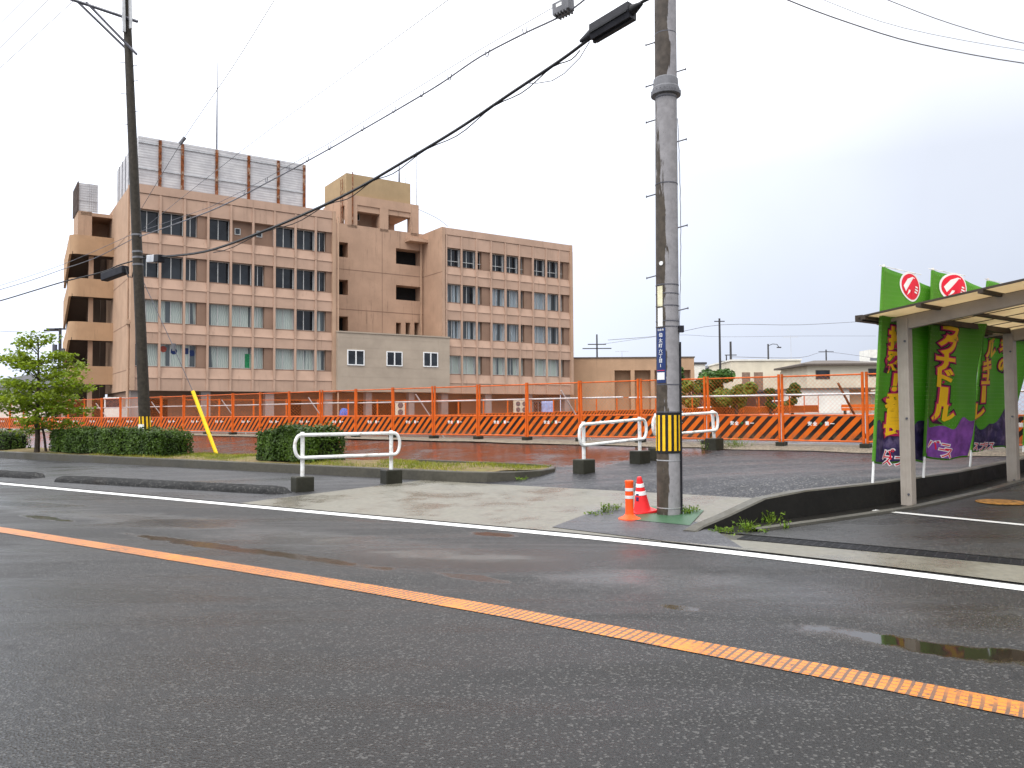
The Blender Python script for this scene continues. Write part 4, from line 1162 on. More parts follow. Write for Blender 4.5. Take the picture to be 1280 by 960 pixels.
mp = [(745, -16), (690, 10), (600, 62), (500, 123), (410, 180), (305, 238), (262, 259), (165, 293)]
m2 = MB(); Q = [onplane(x, y, A_, N_) - o for x, y in mp]; m2.tube(Q, .007, 5); m2.build('messenger_wire', M['cablegrey'], e)
for x, y in ((656, 38), (609, 66), (562, 96), (527, 117), (492, 137), (453, 160), (412, 184), (384, 199), (360, 211), (333, 225), (305, 240)):
    m2 = MB(); c = onplane(x, y, A_, N_) - o; w = .055
    m2.tube([c - d_ * w * math.cos(math.pi * k / 8) + Vector((0, 0, .05 - .12 * math.sin(math.pi * k / 8))) for k in range(9)], .010, 4); m2.build('hanger', M['cablegrey'], e)
# continuation to the next pole along the road
C_ = B_; D_ = C_ + Vector((-.829, .559, 0)) * 40
plane_wire([(183, 322), (150, 331), (128, 340), (80, 352), (40, 364), (0, 376), (-40, 386)], C_, D_, .022, 'cable', 'black cable running from the leaning pole towards the stair tower side', M['cable'])
plane_wire([(165, 299), (120, 322), (80, 336), (40, 350), (0, 362), (-40, 373)], C_, D_, .012, 'cable', 'thin looped cable leaving the leaning pole above the black cable', M['cablegrey'])
plane_wire([(165, 293), (80, 330), (0, 357), (-40, 369)], C_, D_, .008, 'cable', 'thin support wire leaving the leaning pole over the looped cable', M['cablegrey'])
def free_wire(pix, r, label, mat, name='cable', sub=4):
    P = [at(x, y, Y) for x, y, Y in pix]; o = P[0]; pts = []
    for i in range(len(P) - 1):
        p0 = P[max(i-1, 0)]; p1 = P[i]; p2 = P[i+1]; p3 = P[min(i+2, len(P)-1)]
        for k in range(sub):
            t = k / sub; pts.append(.5 * ((2*p1) + (p2-p0)*t + (2*p0-5*p1+4*p2-p3)*t*t + (-p0+3*p1-3*p2+p3)*t**3))
    pts.append(P[-1]); m2 = MB(); m2.tube([p - o for p in pts], r, 5)
    return tag(m2.build(name, mat, None, True, o), label, 'cable')
free_wire([(176, 262, 26), (228, 176, 20.5), (290, 85, 16.5), (343, 0, 14), (380, -60, 12.6)], .008, 'thin wire with a small clamp rising steeply from the leaning pole', M['cablegrey'])
c = at(228, 176, 20.5); m2 = MB(); m2.tube([(-.07, 0, -.09), (.07, 0, .09)], .05, 7); tag(m2.build('wire_clamp', M['boxgrey'], None, True, c), 'small grey clamp on the steep thin wire over the roof screen', 'wire clamp')
free_wire([(180, 285, 26), (300, 190, 18.5), (430, 95, 13.6), (560, 0, 10.6), (640, -60, 9.3)], .006, 'very thin grey wire crossing the sky above the looped cable', M['cablegrey'])
for k, (x0, y0, x1, y1, lab) in enumerate(((0, 30, 30, 0, 'uppermost short power wire at the sky corner'), (0, 60, 60, 0, 'second short power wire down from the sky corner'), (0, 85, 92, 1, 'power wire running to the cross-arm end of the leaning pole'))):
    dx, dy = x1 - x0, y1 - y0
    free_wire([(x0 - dx, y0 - dy, 32), (x0, y0, 29.5), (x1, y1, 26), (x1 + dx * .35, y1 + dy * .35, 24.5)], .011, lab, M['cablegrey'])
free_wire([(940, -22, 11), (985, 0, 11.4), (1060, 28, 12), (1150, 55, 12.6), (1280, 79, 13.4), (1400, 90, 14)], .010, 'dark wire sloping away high over the green banners', M['cablegrey'])
free_wire([(985, -22, 11), (1030, 0, 11.4), (1130, 35, 12.2), (1280, 63, 13.2), (1400, 76, 14)], .004, 'faint thin wire between the two dark wires over the banners', M['cablegrey'])
free_wire([(1050, -25, 12), (1110, 0, 12.4), (1190, 30, 12.9), (1280, 54, 13.5), (1400, 72, 14)], .007, 'uppermost dark wire over the green banners and carport', M['cablegrey'])
free_wire([(515, 258, 85), (545, 272, 84), (560, 283, 83)], .03, 'sagging wire from the penthouse down to the far wing roof', M['cablegrey'])
# closures and boxes on the cables
def along(pa, pb, A, N): a = onplane(*pa, A, N); b = onplane(*pb, A, N); return a, b
a, b = along((738, 44), (795, 10), A_, N_); d = (b - a); L = d.length
def frame_from(d):
    x = d.normalized(); y = Vector((0, 0, 1)).cross(x).normalized(); z = x.cross(y); return Matrix((x, y, z)).transposed().to_4x4()
e = empty('cable_closure', a, 0, 'long black ribbed cable closure hanging next to the concrete pole', 'cable closure')
MM = frame_from(d); m2 = MB()
m2.prism([(-.09, -.14), (.09, -.14), (.12, -.02), (.09, .13), (-.09, .13), (-.12, -.02)], .06, L - .08, 0, MM @ Matrix(((0, 0, 1, 0), (1, 0, 0, 0), (0, 1, 0, 0), (0, 0, 0, 1)))); m2.build('body', M['blackbox'], e)
m2 = MB()
for k in (-.135, .115): m2.box(.08, L - .1, k, k + .02, -.05, -.02, 0, MM)
m2.box(.05, L - .05, -.03, .03, -.17, -.135, 0, MM); m2.build('rib', M['cable'], e)
m2 = MB(); m2.tube([MM @ Vector((-.22, 0, 0)), MM @ Vector((.06, 0, 0))], [.025, .10], 10); m2.build('end_cap', M['cable'], e, True); m2 = MB(); m2.tube([MM @ Vector((L - .08, 0, 0)), MM @ Vector((L + .12, 0, .02))], [.09, .03], 10); m2.build('end_cap', M['cable'], e, True)
a, b = along((694, 14), (714, 4), A_, N_); d = b - a; L = d.length; MM = frame_from(d)
e = empty('amplifier_box', a, 0, 'small grey amplifier box hung on the looped cable', 'equipment box')
m2 = MB(); m2.box(0, L, -.09, .09, -.11, .10, 0, MM); m2.build('body', M['boxgrey'], e, bevel=.015)
m2 = MB(); m2.box(L * .28, L * .62, -.095, -.085, -.01, .05, 0, MM); m2.build('label_plate', M['signwhite'], e)
m2 = MB()
for k in range(5): m2.box(L * (.1 + .18 * k), L * (.17 + .18 * k), -.1, .1, -.14, -.105, 0, MM)
m2.build('cooling_fin', M['boxgrey'], e)
N2 = Vector((.559, .829, 0))
a = onplane(130, 344, C_, N2); b = onplane(157, 334, C_, N2); d = b - a; L = d.length; MM = frame_from(d)
e = empty('cable_closure', a, 0, 'short black cable closure in front of the stair tower', 'cable closure')
m2 = MB(); m2.box(0, L, -.13, .13, -.22, .06, 0, MM); m2.build('body', M['blackbox'], e, bevel=.03)
m2 = MB(); m2.tube([MM @ Vector((L, 0, -.02)), MM @ Vector((L + .12, 0, -.35)), MM @ Vector((L + .35, 0, -.42)), MM @ Vector((L + .6, 0, .1))], .02, 6); m2.build('cable_loop', M['cable'], e, True)
a = onplane(187, 324, A_, N_); b = onplane(202, 323, A_, N_); d = b - a; L = d.length; MM = frame_from(d)
e = empty('cable_closure', a, 0, 'small pale and black closure right against the leaning pole', 'cable closure')
m2 = MB(); m2.box(0, L * .62, -.11, .11, -.12, .12, 0, MM); m2.build('body', M['galv'], e, bevel=.02)
m2 = MB(); m2.box(L * .62, L, -.11, .11, -.12, .12, 0, MM); m2.build('end_cap', M['blackbox'], e, bevel=.02)

# ------------------------------------------------------------------ cone and bollard
cb_ = gnd(803, 641)
e = empty('traffic_cone', cb_, R(20), 'red traffic cone with white bands leaning against the concrete pole foot', 'traffic cone'); e.rotation_euler = (R(4), R(-7), R(20))
m2 = MB(); hw = .185; m2.prism([(-hw+.04,-hw),(hw-.04,-hw),(hw,-hw+.04),(hw,hw-.04),(hw-.04,hw),(-hw+.04,hw),(-hw,hw-.04),(-hw,-hw+.04)], .012, .05); m2.build('base', M['cone'], e, bevel=.006)
def cr(z): return lerp(.128, .036, (z - .05) / .50)
m2 = MB(); m2.lathe([(.135, .048), (.128, .06), (cr(.3), .3), (cr(.52), .52), (.036, .55), (.028, .56)], 24); m2.build('cone_body', M['cone'], e, True)
for a_, b_ in ((.285, .345), (.405, .46)):
    m2 = MB(); m2.lathe([(cr(a_) + .001, a_), (cr(a_) + .004, a_ + .002), (cr(b_) + .004, b_ - .002), (cr(b_) + .001, b_)], 24); m2.build('white_band', M['white'], e, True)
m2 = MB(); w = R(205); 
for dz in (.22, .25, .30):
    c = Vector((math.cos(w) * (cr(dz) + .004), math.sin(w) * (cr(dz) + .004), dz)); m2.box(-.006, .006, -.022, .022, -.01, .012, 0, Matrix.Translation(c) @ Matrix.Rotation(w, 4, 'Z'))
m2.build('blue_print', M['blue'], e)
pb_ = gnd(787, 649)
e = empty('delineator_post', pb_, 0, 'orange delineator post with silver bands beside the red cone', 'bollard')
m2 = MB(); m2.lathe([(.165, 0), (.165, .012), (.15, .022), (.09, .05), (.072, .07), (.066, .075)], 28); m2.build('base', M['post'], e, True)
m2 = MB(); m2.lathe([(.066, .07), (.060, .10), (.060, .52), (.064, .53), (.064, .555), (.055, .565), (.03, .567)], 24); m2.build('tube', M['post'], e, True)
for a_, b_ in ((.30, .345), (.41, .455)):
    m2 = MB(); m2.lathe([(.0605, a_), (.0635, a_ + .002), (.0635, b_ - .002), (.0605, b_)], 24); m2.build('reflective_band', M['reflect'], e, True)

# ------------------------------------------------------------------ vegetation
def leaf_quad(mb, p, s, nrm=None, asp=.55, r=rnd):
    a = Vector((r.gauss(0, 1), r.gauss(0, 1), r.gauss(0, 1))).normalized()
    if nrm is not None: a = (a * .7 + nrm).normalized()
    t = a.orthogonal().normalized(); t = Matrix.Rotation(r.uniform(0, 6.28), 3, a) @ t; b = a.cross(t)
    mb.add([p - t * s, p + b * s * asp + a * s * .12, p + t * s, p - b * s * asp + a * s * .12], [(0, 1, 2, 3)])
def hedge(pl, prr, n0, n1, h, label, N, seed, rough_=.06):
    r = random.Random(seed); 
    a = onplane(pl, 560, rn(0, n0), EN); b = onplane(prr, 560, rn(0, n1), EN); r0, r1 = to_rn(a)[0], to_rn(b)[0]
    base = rn((r0 + r1) / 2, (n0 + n1) / 2, .36); L = r1 - r0; D = n1 - n0
    e = empty('hedge', base, math.atan2(-.559, .829), label, 'hedge')
    ph = [r.uniform(0, 6) for _ in range(8)]
    def hh(x, y): return h * (1 + .07 * math.sin(x * 2.1 + ph[0]) + .05 * math.sin(x * 5 + y * 3 + ph[1]) + .02 * math.sin(x * 11 + ph[2])) 
    def inset(x): 
        k = min(x + L / 2, L / 2 - x); return 1 - max(0, 1 - k / .35) ** 2 * .35
    core = MB(); NX = max(6, int(L / .35))
    for i in range(NX + 1):
        x = -L / 2 + .14 + (L - .28) * i / NX; q = inset(x); y = D / 2 * q - .13; z = hh(x, 0) * q - .10
        for yy, zz in ((-y + .06, -.02), (-y, z * .5), (-y + .05, z), (y - .05, z), (y, z * .5), (y - .06, -.02)): core.v.append((x + r.uniform(-.03, .03), yy + r.uniform(-.03, .03), zz))
    for i in range(NX):
        for k in range(5): core.f.append((i*6+k, (i+1)*6+k, (i+1)*6+k+1, i*6+k+1)); core.m.append(0)
    core.f += [tuple(range(6)), tuple(NX*6 + k for k in reversed(range(6)))]; core.m += [0, 0]
    core.build('twig_core', M['hedgecore'], e)
    lf = MB()
    for _ in range(N):
        f = r.random(); x = r.uniform(-L / 2, L / 2); q = inset(x); d_ = abs(r.gauss(0, rough_))
        bulge = .05 * math.sin(x * 3.3 + ph[3]) + .035 * math.sin(x * 8 + ph[4])
        if f < .40: y = -(D / 2 * q + bulge * .6) + d_; z = r.uniform(.03, 1) ** .85 * hh(x, -D/2) * q; nrm = Vector((0, -1, .4)); y += .05 * (z / h) ** 3
        elif f < .80: y = r.uniform(-D / 2, D / 2) * q; z = hh(x, y) * q - d_ + max(0, r.gauss(0, .055)); nrm = Vector((0, 0, 1))
        elif f < .92: s_ = r.choice((-1, 1)); x = s_ * (L / 2 - d_ - .05 * abs(r.gauss(0, 1))); y = r.uniform(-D/2, D/2) * .9; z = r.uniform(.03, 1) * hh(x, y) * .95; nrm = Vector((s_, 0, .4))
        else: y = D / 2 * q - d_; z = r.uniform(.03, 1) * hh(x, D/2); nrm = Vector((0, 1, .4))
        leaf_quad(lf, Vector((x, y, z)), r.uniform(.028, .05), nrm.normalized(), .6, r)
    lf.build('leaves', M['hedge'], e)
hedge(-160, 42, 14.15, 15.35, .72, 'clipped dark green hedge left of the small airy tree', 6000, 1)
hedge(58, 245, 14.15, 15.45, .78, 'long clipped hedge in front of the leaning dark pole', 15000, 2)
hedge(315, 437, 14.20, 15.6, .84, 'rounded clipped hedge behind the white guard rail', 10000, 3)
def tree_airy():
    r = random.Random(11); d = 28.5; base = at(46, 568, d); base.z = .36
    e = empty('street_tree', base, 0, 'small airy light green tree with tiered branches in the planting strip', 'tree')
    tr = MB(); lf = MB(); Ht = 4.25
    tr.tube([(0, 0, -.1), (.02, 0, .5), (-.02, .02, 1.4), (.03, 0, 2.4), (0, 0, 3.4), (.0, 0, Ht - .15)], [.10, .085, .07, .05, .03, .01], 8)
    tr.tube([(.28, .1, -.1), (.2, .08, .6), (.06, .03, 1.3)], [.05, .045, .03], 6)
    for k in range(34):
        z = lerp(.95, 3.95, (k + r.random()) / 34) + r.uniform(-.2, .2); f = max(0, min(1, (z - .9) / 3.1))
        reach = pw(f, [(0, 1.1), (.15, 1.7), (.4, 1.95), (.62, 1.65), (.85, 1.1), (1, .5)]) * r.uniform(.5, 1.08)
        w = k * 2.4 + r.uniform(-.4, .4); dirv = Vector((math.cos(w), math.sin(w), 0)); rise = r.uniform(.05, .3) + .25 * f
        p0 = Vector((0, 0, z - .25)); p1 = p0 + dirv * reach * .5 + Vector((0, 0, rise * .8)); p2 = p0 + dirv * reach + Vector((0, 0, rise))
        tr.tube([p0, p1, p2], [.022, .014, .005], 5)
        nl = int(165 * reach)
        for _ in range(nl):
            t = r.choice((.35, .6, .8, .97, r.uniform(.15, 1))) + r.gauss(0, .07); t = max(.1, min(1.05, t)); c = p0.lerp(p1, t * 2) if t < .5 else p1.lerp(p2, t * 2 - 1)
            side = Vector((-dirv.y, dirv.x, 0)) * r.gauss(0, .26)
            leaf_quad(lf, c + side + dirv * r.gauss(0, .06) + Vector((0, 0, r.gauss(.04, .085))), r.uniform(.05, .095), Vector((0, 0, .8)), .6, r)
    tr.build('trunk', M['bark'], e, True); lf.build('crown', M['tree'], e)
tree_airy()
def bush_tree(px, ytop, ybot, wpx, d, label, mat, seed, N=2600, trunk=True, name='tree', ls=.22):
    r = random.Random(seed); base = at(px, ybot, d); top = at(px, ytop, d); base.z = 1.3; h = top.z - base.z; w = wpx * d / F / 2
    e = empty(name, base, 0, label, 'tree'); tr = MB(); lf = MB()
    tr.tube([(0, 0, -.3), (.05, 0, h * .5), (0, 0, h * .8)], [.16, .12, .04], 7)
    blobs = []
    for k in range(9):
        a = r.uniform(0, 6.28); q = r.uniform(.2, .62); blobs.append((Vector((math.cos(a) * w * q, math.sin(a) * w * q * .7, h * r.uniform(.25, .8))), w * r.uniform(.28, .46)))
        tr.tube([(0, 0, h * .3), blobs[-1][0]], [.06, .02], 5)
    for _ in range(N):
        c, R_ = r.choice(blobs); v = Vector((r.gauss(0, 1), r.gauss(0, 1), r.gauss(0, 1))).normalized() * R_ * r.random() ** .35
        v.z *= .8; leaf_quad(lf, c + v, ls * r.uniform(.6, 1.2), (v.normalized() + Vector((0, 0, .4))), .6, r)
    tr.build('trunk', M['bark'], e, True); lf.build('crown', M[mat], e)
bush_tree(848, 449, 500, 34, 70, 'dark leafy tree partly behind the concrete pole', 'farleaf', 21)
bush_tree(893, 456, 500, 58, 72, 'dark green bushy tree before the grey roofed house', 'farleaf', 22, 3400)
bush_tree(920, 473, 502, 62, 68, 'yellowish green low bushy tree below the cream building', 'farleaf2', 23, 3200)
bush_tree(866, 468, 502, 30, 69, 'yellow green shrub between the two dark leafy trees', 'farleaf2', 24, 1800)
bush_tree(963, 476, 500, 16, 72, 'small round green shrub below the cream building corner', 'farleaf', 25, 900)
bush_tree(990, 471, 500, 26, 74, 'flat topped green shrub before the white low building', 'farleaf', 26, 1500)
# grass tufts on the strip
r = random.Random(5); gr = MB()
for _ in range(20000):
    rr_ = r.uniform(-26, -9.55); n = r.uniform(13.9, 16.3)
    k = math.sin(rr_ * 1.7 + n * 2) + math.sin(rr_ * .6 - n * 1.1) + r.gauss(0, .5)
    if k < -.1: continue
    if rr_ > -10.4 and abs(n - 15.1) > .8: continue
    p = rn(rr_, n, z_strip(rr_, n) - .01); h = r.uniform(.03, .10); a = r.uniform(0, 6.28); w = Vector((math.cos(a), math.sin(a), 0)) * .008
    gr.add([p - w, p + w, p + Vector((r.gauss(0, .03), r.gauss(0, .03), h))], [(0, 1, 2)])
tag(gr.build('grass', M['grassblade']), kind='stuff')
def weed(p, label, seed, n=40, h=.16, w=.12):
    r = random.Random(seed); m2 = MB(); e = empty('weed', p, 0, label, 'weed')
    for _ in range(n):
        b = Vector((r.gauss(0, w * .5), r.gauss(0, w * .5), 0)); t = b + Vector((r.gauss(0, w * .4), r.gauss(0, w * .4), h * r.uniform(.4, 1)))
        m2.tube([b, b.lerp(t, .6) + Vector((0, 0, .01)), t], [.0035, .003, .001], 3, 0, False)
        for _ in range(3): leaf_quad(m2, b.lerp(t, r.uniform(.4, 1)), r.uniform(.012, .026), Vector((0, 0, .7)), .5, r)
    m2.build('stalk_and_leaf', M['weed'], e)
for px, py, lab, sd, n, h, w in ((756, 641, 'small weed sprouting in the pavement joint beside the orange post', 1, 26, .17, .09), (766, 639, 'dry thin weed in the pavement joint close to the orange post', 2, 14, .15, .10),
        (744, 644, 'flat weed at the end of the pavement joint', 3, 18, .06, .12), (864, 641, 'weed clump at the foot of the concrete pole', 4, 30, .13, .12), (858, 643, 'tiny weed tucked between pole and wall end', 5, 18, .1, .08),
        (935, 664, 'bright green weed in the drain under the dark wall', 6, 40, .17, .12), (963, 656, 'taller weed at the corner of the car park edging', 7, 40, .2, .12), (950, 663, 'low weed patch on the drain grating', 8, 30, .07, .2), (908, 665, 'mossy weed at the sloped wall end', 9, 40, .07, .2),
        (922, 560, 'weed tuft at the fence foot behind the leaning rail post', 10, 60, .28, .35), (884, 562, 'straw coloured weed beside the leaning rail post', 11, 40, .35, .2), (652, 600, 'weed at the curved kerb tip', 12, 24, .08, .12), (982, 662, 'single weed in the drain further along', 13, 14, .14, .05)):
    p = gnd(px, py) if not (px > 900 and py > 650) else onz(px, py, .03); weed(p, lab, sd, n, h, w)
# ------------------------------------------------------------------ banners
def green_cloth():
    t = NT('green banner cloth'); v = t.coord(); xs = t.sep(v)
    gx = t.math('FRACT', t.math('MULTIPLY', xs[0], 14)); gz = t.math('FRACT', t.math('MULTIPLY', xs[2], 14))
    dot = t.math('MULTIPLY', t.math('GREATER_THAN', gx, .72), t.math('GREATER_THAN', gz, .80))
    ln = t.math('MAXIMUM', t.math('GREATER_THAN', gx, .90), t.math('GREATER_THAN', gz, .92))
    c = t.mix(t.rng(t.noise(v, 1.2, 4), .3, .7), (.125, .37, .035), (.165, .43, .05))
    c = t.mix(t.math('MULTIPLY', ln, .25), c, (.02, .12, .01)); c = t.mix(t.math('MULTIPLY', dot, .55), c, (.38, .58, .2))
    t.set(color=c, rough=.6, spec=.3)
    tr = t.n.new('ShaderNodeBsdfTranslucent'); t.link(c, tr.inputs[0]); mx = t.n.new('ShaderNodeMixShader'); mx.inputs[0].default_value = .5
    t.link(t.b.outputs[0], mx.inputs[1]); t.link(tr.outputs[0], mx.inputs[2]); t.link(mx.outputs[0], t.n['Material Output'].inputs[0])
    return t.mat
M['banner'] = green_cloth()
M['y_ink'] = plain('yellow ink', (.85, .50, .015), .6, 0, .05); M['m_ink'] = plain('magenta ink', (.50, .02, .10), .6, 0, .08); M['d_ink'] = plain('maroon ink', (.06, .012, .035), .6, 0, .08)
M['r_ink'] = plain('red ink', (.68, .015, .04), .6, 0, .05); M['w_ink'] = plain('white ink', (.78, .76, .76), .6, 0, .04)
M['v_ink'] = plain('violet ink', (.20, .06, .30), .6, 0, .35, 5); M['n_ink'] = plain('dark navy ink', (.035, .025, .085), .6, 0, .5, 6, 0, (.22, .17, .3), 4, .5); M['l_ink'] = plain('lilac ink', (.40, .32, .46), .6, 0, .2, 6)
def banner(base_px, top_px, wtop, wbot, ytop, ybot, sag, label, cols, disc=True, blob='n_ink', foot=(), pink=False, seed=0, turn=31, off=.22):
    n = 12.0
    for _ in range(40):
        n += (base_px[0] - proj(wall_pt(n, off, .2))[0]) * .02
    B = wall_pt(n, off, 0); zb = at(base_px[0], base_px[1], B.y).z; B.z = zb
    tp = at(top_px[0], top_px[1], B.y) - B; Hp = tp.z; lean = tp.x / Hp
    RZ = R(turn); RM = Matrix.Rotation(RZ, 3, 'Z'); wtop *= 1.66; wbot *= 1.66; sag *= 1.0; lx_, ly_ = lean * math.cos(RZ), -lean * math.sin(RZ)
    e = empty('banner_flag', B, RZ, label, 'banner flag', None)
    pm = MB(); pm.tube([(0, 0, 0), (lx_ * Hp, ly_ * Hp, Hp)], .020, 8); pm.cyl((lx_ * Hp - .12, ly_ * Hp, Hp - .02), (lx_ * Hp + wtop * .55, ly_ * Hp, Hp - .05), .006, None, 6); pm.build('pole', M['whitesteel'], e, True)
    zt = at(top_px[0], ytop, B.y).z - zb; z0 = at(base_px[0], ybot, B.y).z - zb; Hc = zt - z0; r = random.Random(seed); p1, p2, p3 = (r.uniform(0, 6) for _ in range(3))
    def cloth(u, v, off=0.0):                    # u across, v up, both 0..1
        W = lerp(wbot, wtop, max(0, v) ** .8); z = z0 + v * Hc - sag * (max(0, u) ** 1.3) * (.5 + .5 * v) - .05 * (1 - v) * math.sin(u * 5 + p1)
        fold = (1 - v * .75)
        y = .045 * math.sin(u * 7.5 + v * 2.5 + p1) * (.35 + .65 * fold) + .085 * fold * math.sin(u * 11 + p2 + v * 1.5) * (.3 + .7 * (1 - u)) + .03 * math.sin(v * 9 + u * 3 + p3)
        x = lx_ * z + u * W + .02 * math.sin(v * 8 + p2) * u - .03 * (1 - u)
        return Vector((x, y * min(1, max(0, u) * 4) - off + ly_ * z - .026 * (1 - min(1, max(0, u) * 8)), z))
    m2 = MB(); NU, NV = 30, 44
    for j in range(NV + 1):
        for i in range(NU + 1): m2.v.append(tuple(cloth(i / NU, j / NV)))
    for j in range(NV):
        for i in range(NU): m2.f.append((j*(NU+1)+i, j*(NU+1)+i+1, (j+1)*(NU+1)+i+1, (j+1)*(NU+1)+i)); m2.m.append(0)
    cl = m2.build('cloth', M['banner'], e, True)
    m3 = MB(); m3.tube([(lx_ * z, ly_ * z, z) for z in (z0 - .01, lerp(z0, zt, .5), zt)], .027, 8); m3.build('sleeve', M['banner'], e, True)
    so_ = cl.modifiers.new('thickness', 'SOLIDIFY'); so_.thickness = .003
    W0 = (wtop + wbot) / 2
    def put(vs, fs, u, v, off, mat, name, step=.06, sx=1.0, ang=0.0):
        vs2, fs2 = cut_shape(vs, fs, step); m3 = MB(); ca, sa = math.cos(ang), math.sin(ang)
        m3.add([cloth(u + (x * ca - y * sa) * sx / W0, v + (x * sa + y * ca) / Hc, off) for x, y in vs2], fs2); m3.build(name, M[mat], cl, True)
    def uv_of(px, py):
        best = None
        for i in range(41):
            for j in range(81):
                q = proj(B + RM @ cloth(i / 40, j / 80)); dd = (q[0] - px) ** 2 + (q[1] - py) ** 2
                if best is None or dd < best[0]: best = (dd, i / 40, j / 80)
        return best[1], best[2]
    for ch, px, py, size in cols:
        size *= .93
        u, v = uv_of(px, py)
        for off_, lay, mat in ((.055, .010, 'd_ink'), (.036, .014, 'm_ink'), (.016, .018, 'y_ink')):
            if ch == '|':
                hw_, hh_ = size * .10, size * .42; k = off_ * 1.1
                vs, fs = [(-hw_-k, -hh_-k), (hw_+k, -hh_-k), (hw_+k, hh_+k), (-hw_-k, hh_+k)], [(0, 1, 2, 3)]
            else: vs, fs = text_shape(ch, size, off_)
            put(vs, fs, u, v, lay, mat, 'lettering', .06, 1.25, .03)
    if disc:
        u, v = uv_of(*disc); circ = lambda rad: ([(1.35 * rad * math.cos(2*math.pi*k/36), rad * math.sin(2*math.pi*k/36)) for k in range(36)], [tuple(range(36))])
        put(*circ(.235), u, v, .010, 'w_ink', 'emblem', .05); put(*circ(.205), u, v, .014, 'r_ink', 'emblem', .05)
        put([(-.17, -.03), (-.10, .10), (.0, .165), (.06, .165), (-.03, -.10), (-.09, -.16)], [(0, 1, 2, 3, 4, 5)], u, v, .018, 'w_ink', 'emblem', .05, 1.35)
        put([(-.13, -.12), (.02, .15), (.10, .15), (.07, -.15), (.0, -.17), (.01, -.06), (-.06, -.06), (-.09, -.15)], [(0, 1, 2, 3, 4, 5, 6, 7)], u, v, .021, 'r_ink', 'emblem', .05, 1.35)
        for k, (lx, w_) in enumerate(((.09, .06), (.085, .08), (.08, .07))): put([(lx, .02 - .045 * k), (lx + w_, .02 - .045 * k), (lx + w_, .045 - .045 * k), (lx, .045 - .045 * k)], [(0, 1, 2, 3)], u, v, .024, 'w_ink', 'emblem', .1, 1.35)
    if blob:
        # plain colour field along the hem
        pts = []; K = 26
        for k in range(K + 1): t = k / K; pts.append(((t - .5) * W0 * .97, .50 + .12 * math.sin(t * 6 + seed) + .05 * math.sin(t * 17 + seed) + (.25 * t if seed % 2 else .22 * (1 - abs(2 * t - 1.2)))))
        pts += [(.5 * W0 * .97, .03), (-.5 * W0 * .97, .03)]
        put(pts, [tuple(range(len(pts)))], .5, 0, .007, blob, 'print_field', .05)
        continue_ = None
        pts = [(W0 * (-.12 + .23 * math.cos(2*math.pi*k/20)), .30 + .17 * math.sin(2*math.pi*k/20) + .02 * math.sin(k * 2.2)) for k in range(20)]
    for s_, px, py, size in foot:
        u, v = uv_of(px, py); put(*text_shape(s_, size, .016), u, v, .012, 'w_ink', 'lettering', .06, 1.3, -.12); put(*text_shape(s_, size, .002), u, v, .015, 'r_ink', 'lettering', .06, 1.3, -.12)
    return e
banner((1091, 608), (1104.5, 331), 1.22, 1.0, 334, 576, .27, 'green banner with yellow lettering nearest the retaining wall end', [('押', 1121, 425, .40), ('忍', 1120, 453, .40), ('！', 1119, 478, .36), ('番', 1119, 505, .40), ('長', 1118, 531, .38)],
       (1138, 360), 'n_ink', (('パ', 1108, 568, .20), ('スプラ', 1122, 576, .18)), seed=1, turn=35, off=.12)
banner((1155, 597), (1166, 335), 1.05, .76, 338, 570, .22, 'green banner with a violet hem, second from the wall end', [('ラ', 1190, 413, .38), ('グ', 1187, 432, .38), ('ナ', 1183, 452, .37), ('ド', 1182, 472, .37), ('|', 1177, 495, .36), ('ル', 1177, 517, .34)],
       (1195, 360), 'v_ink', (('バニ', 1172, 556, .17), ('ス', 1184, 566, .2)), seed=2)
banner((1213, 585), (1235, 348), 1.2, .98, 351, 562, .10, 'green banner behind the second carport post with two columns of yellow lettering', [('ワ', 1241, 418, .40), ('ル', 1238, 438, .38), ('キ', 1234, 457, .36), ('ュ', 1231, 474, .34), ('|', 1228, 493, .36), ('レ', 1223, 514, .36), ('終', 1260, 410, .26), ('末', 1257, 430, .30), ('の', 1254, 456, .34)],
       (1262, 372), 'n_ink', (('スプラス', 1229, 558, .17),), seed=3, turn=34, off=-.16)
banner((1279, 578), (1290, 350), 1.1, .9, 353, 556, .2, 'green banner half cut off beyond the second carport post', [], None, None, (), seed=4, turn=34, off=-.16)

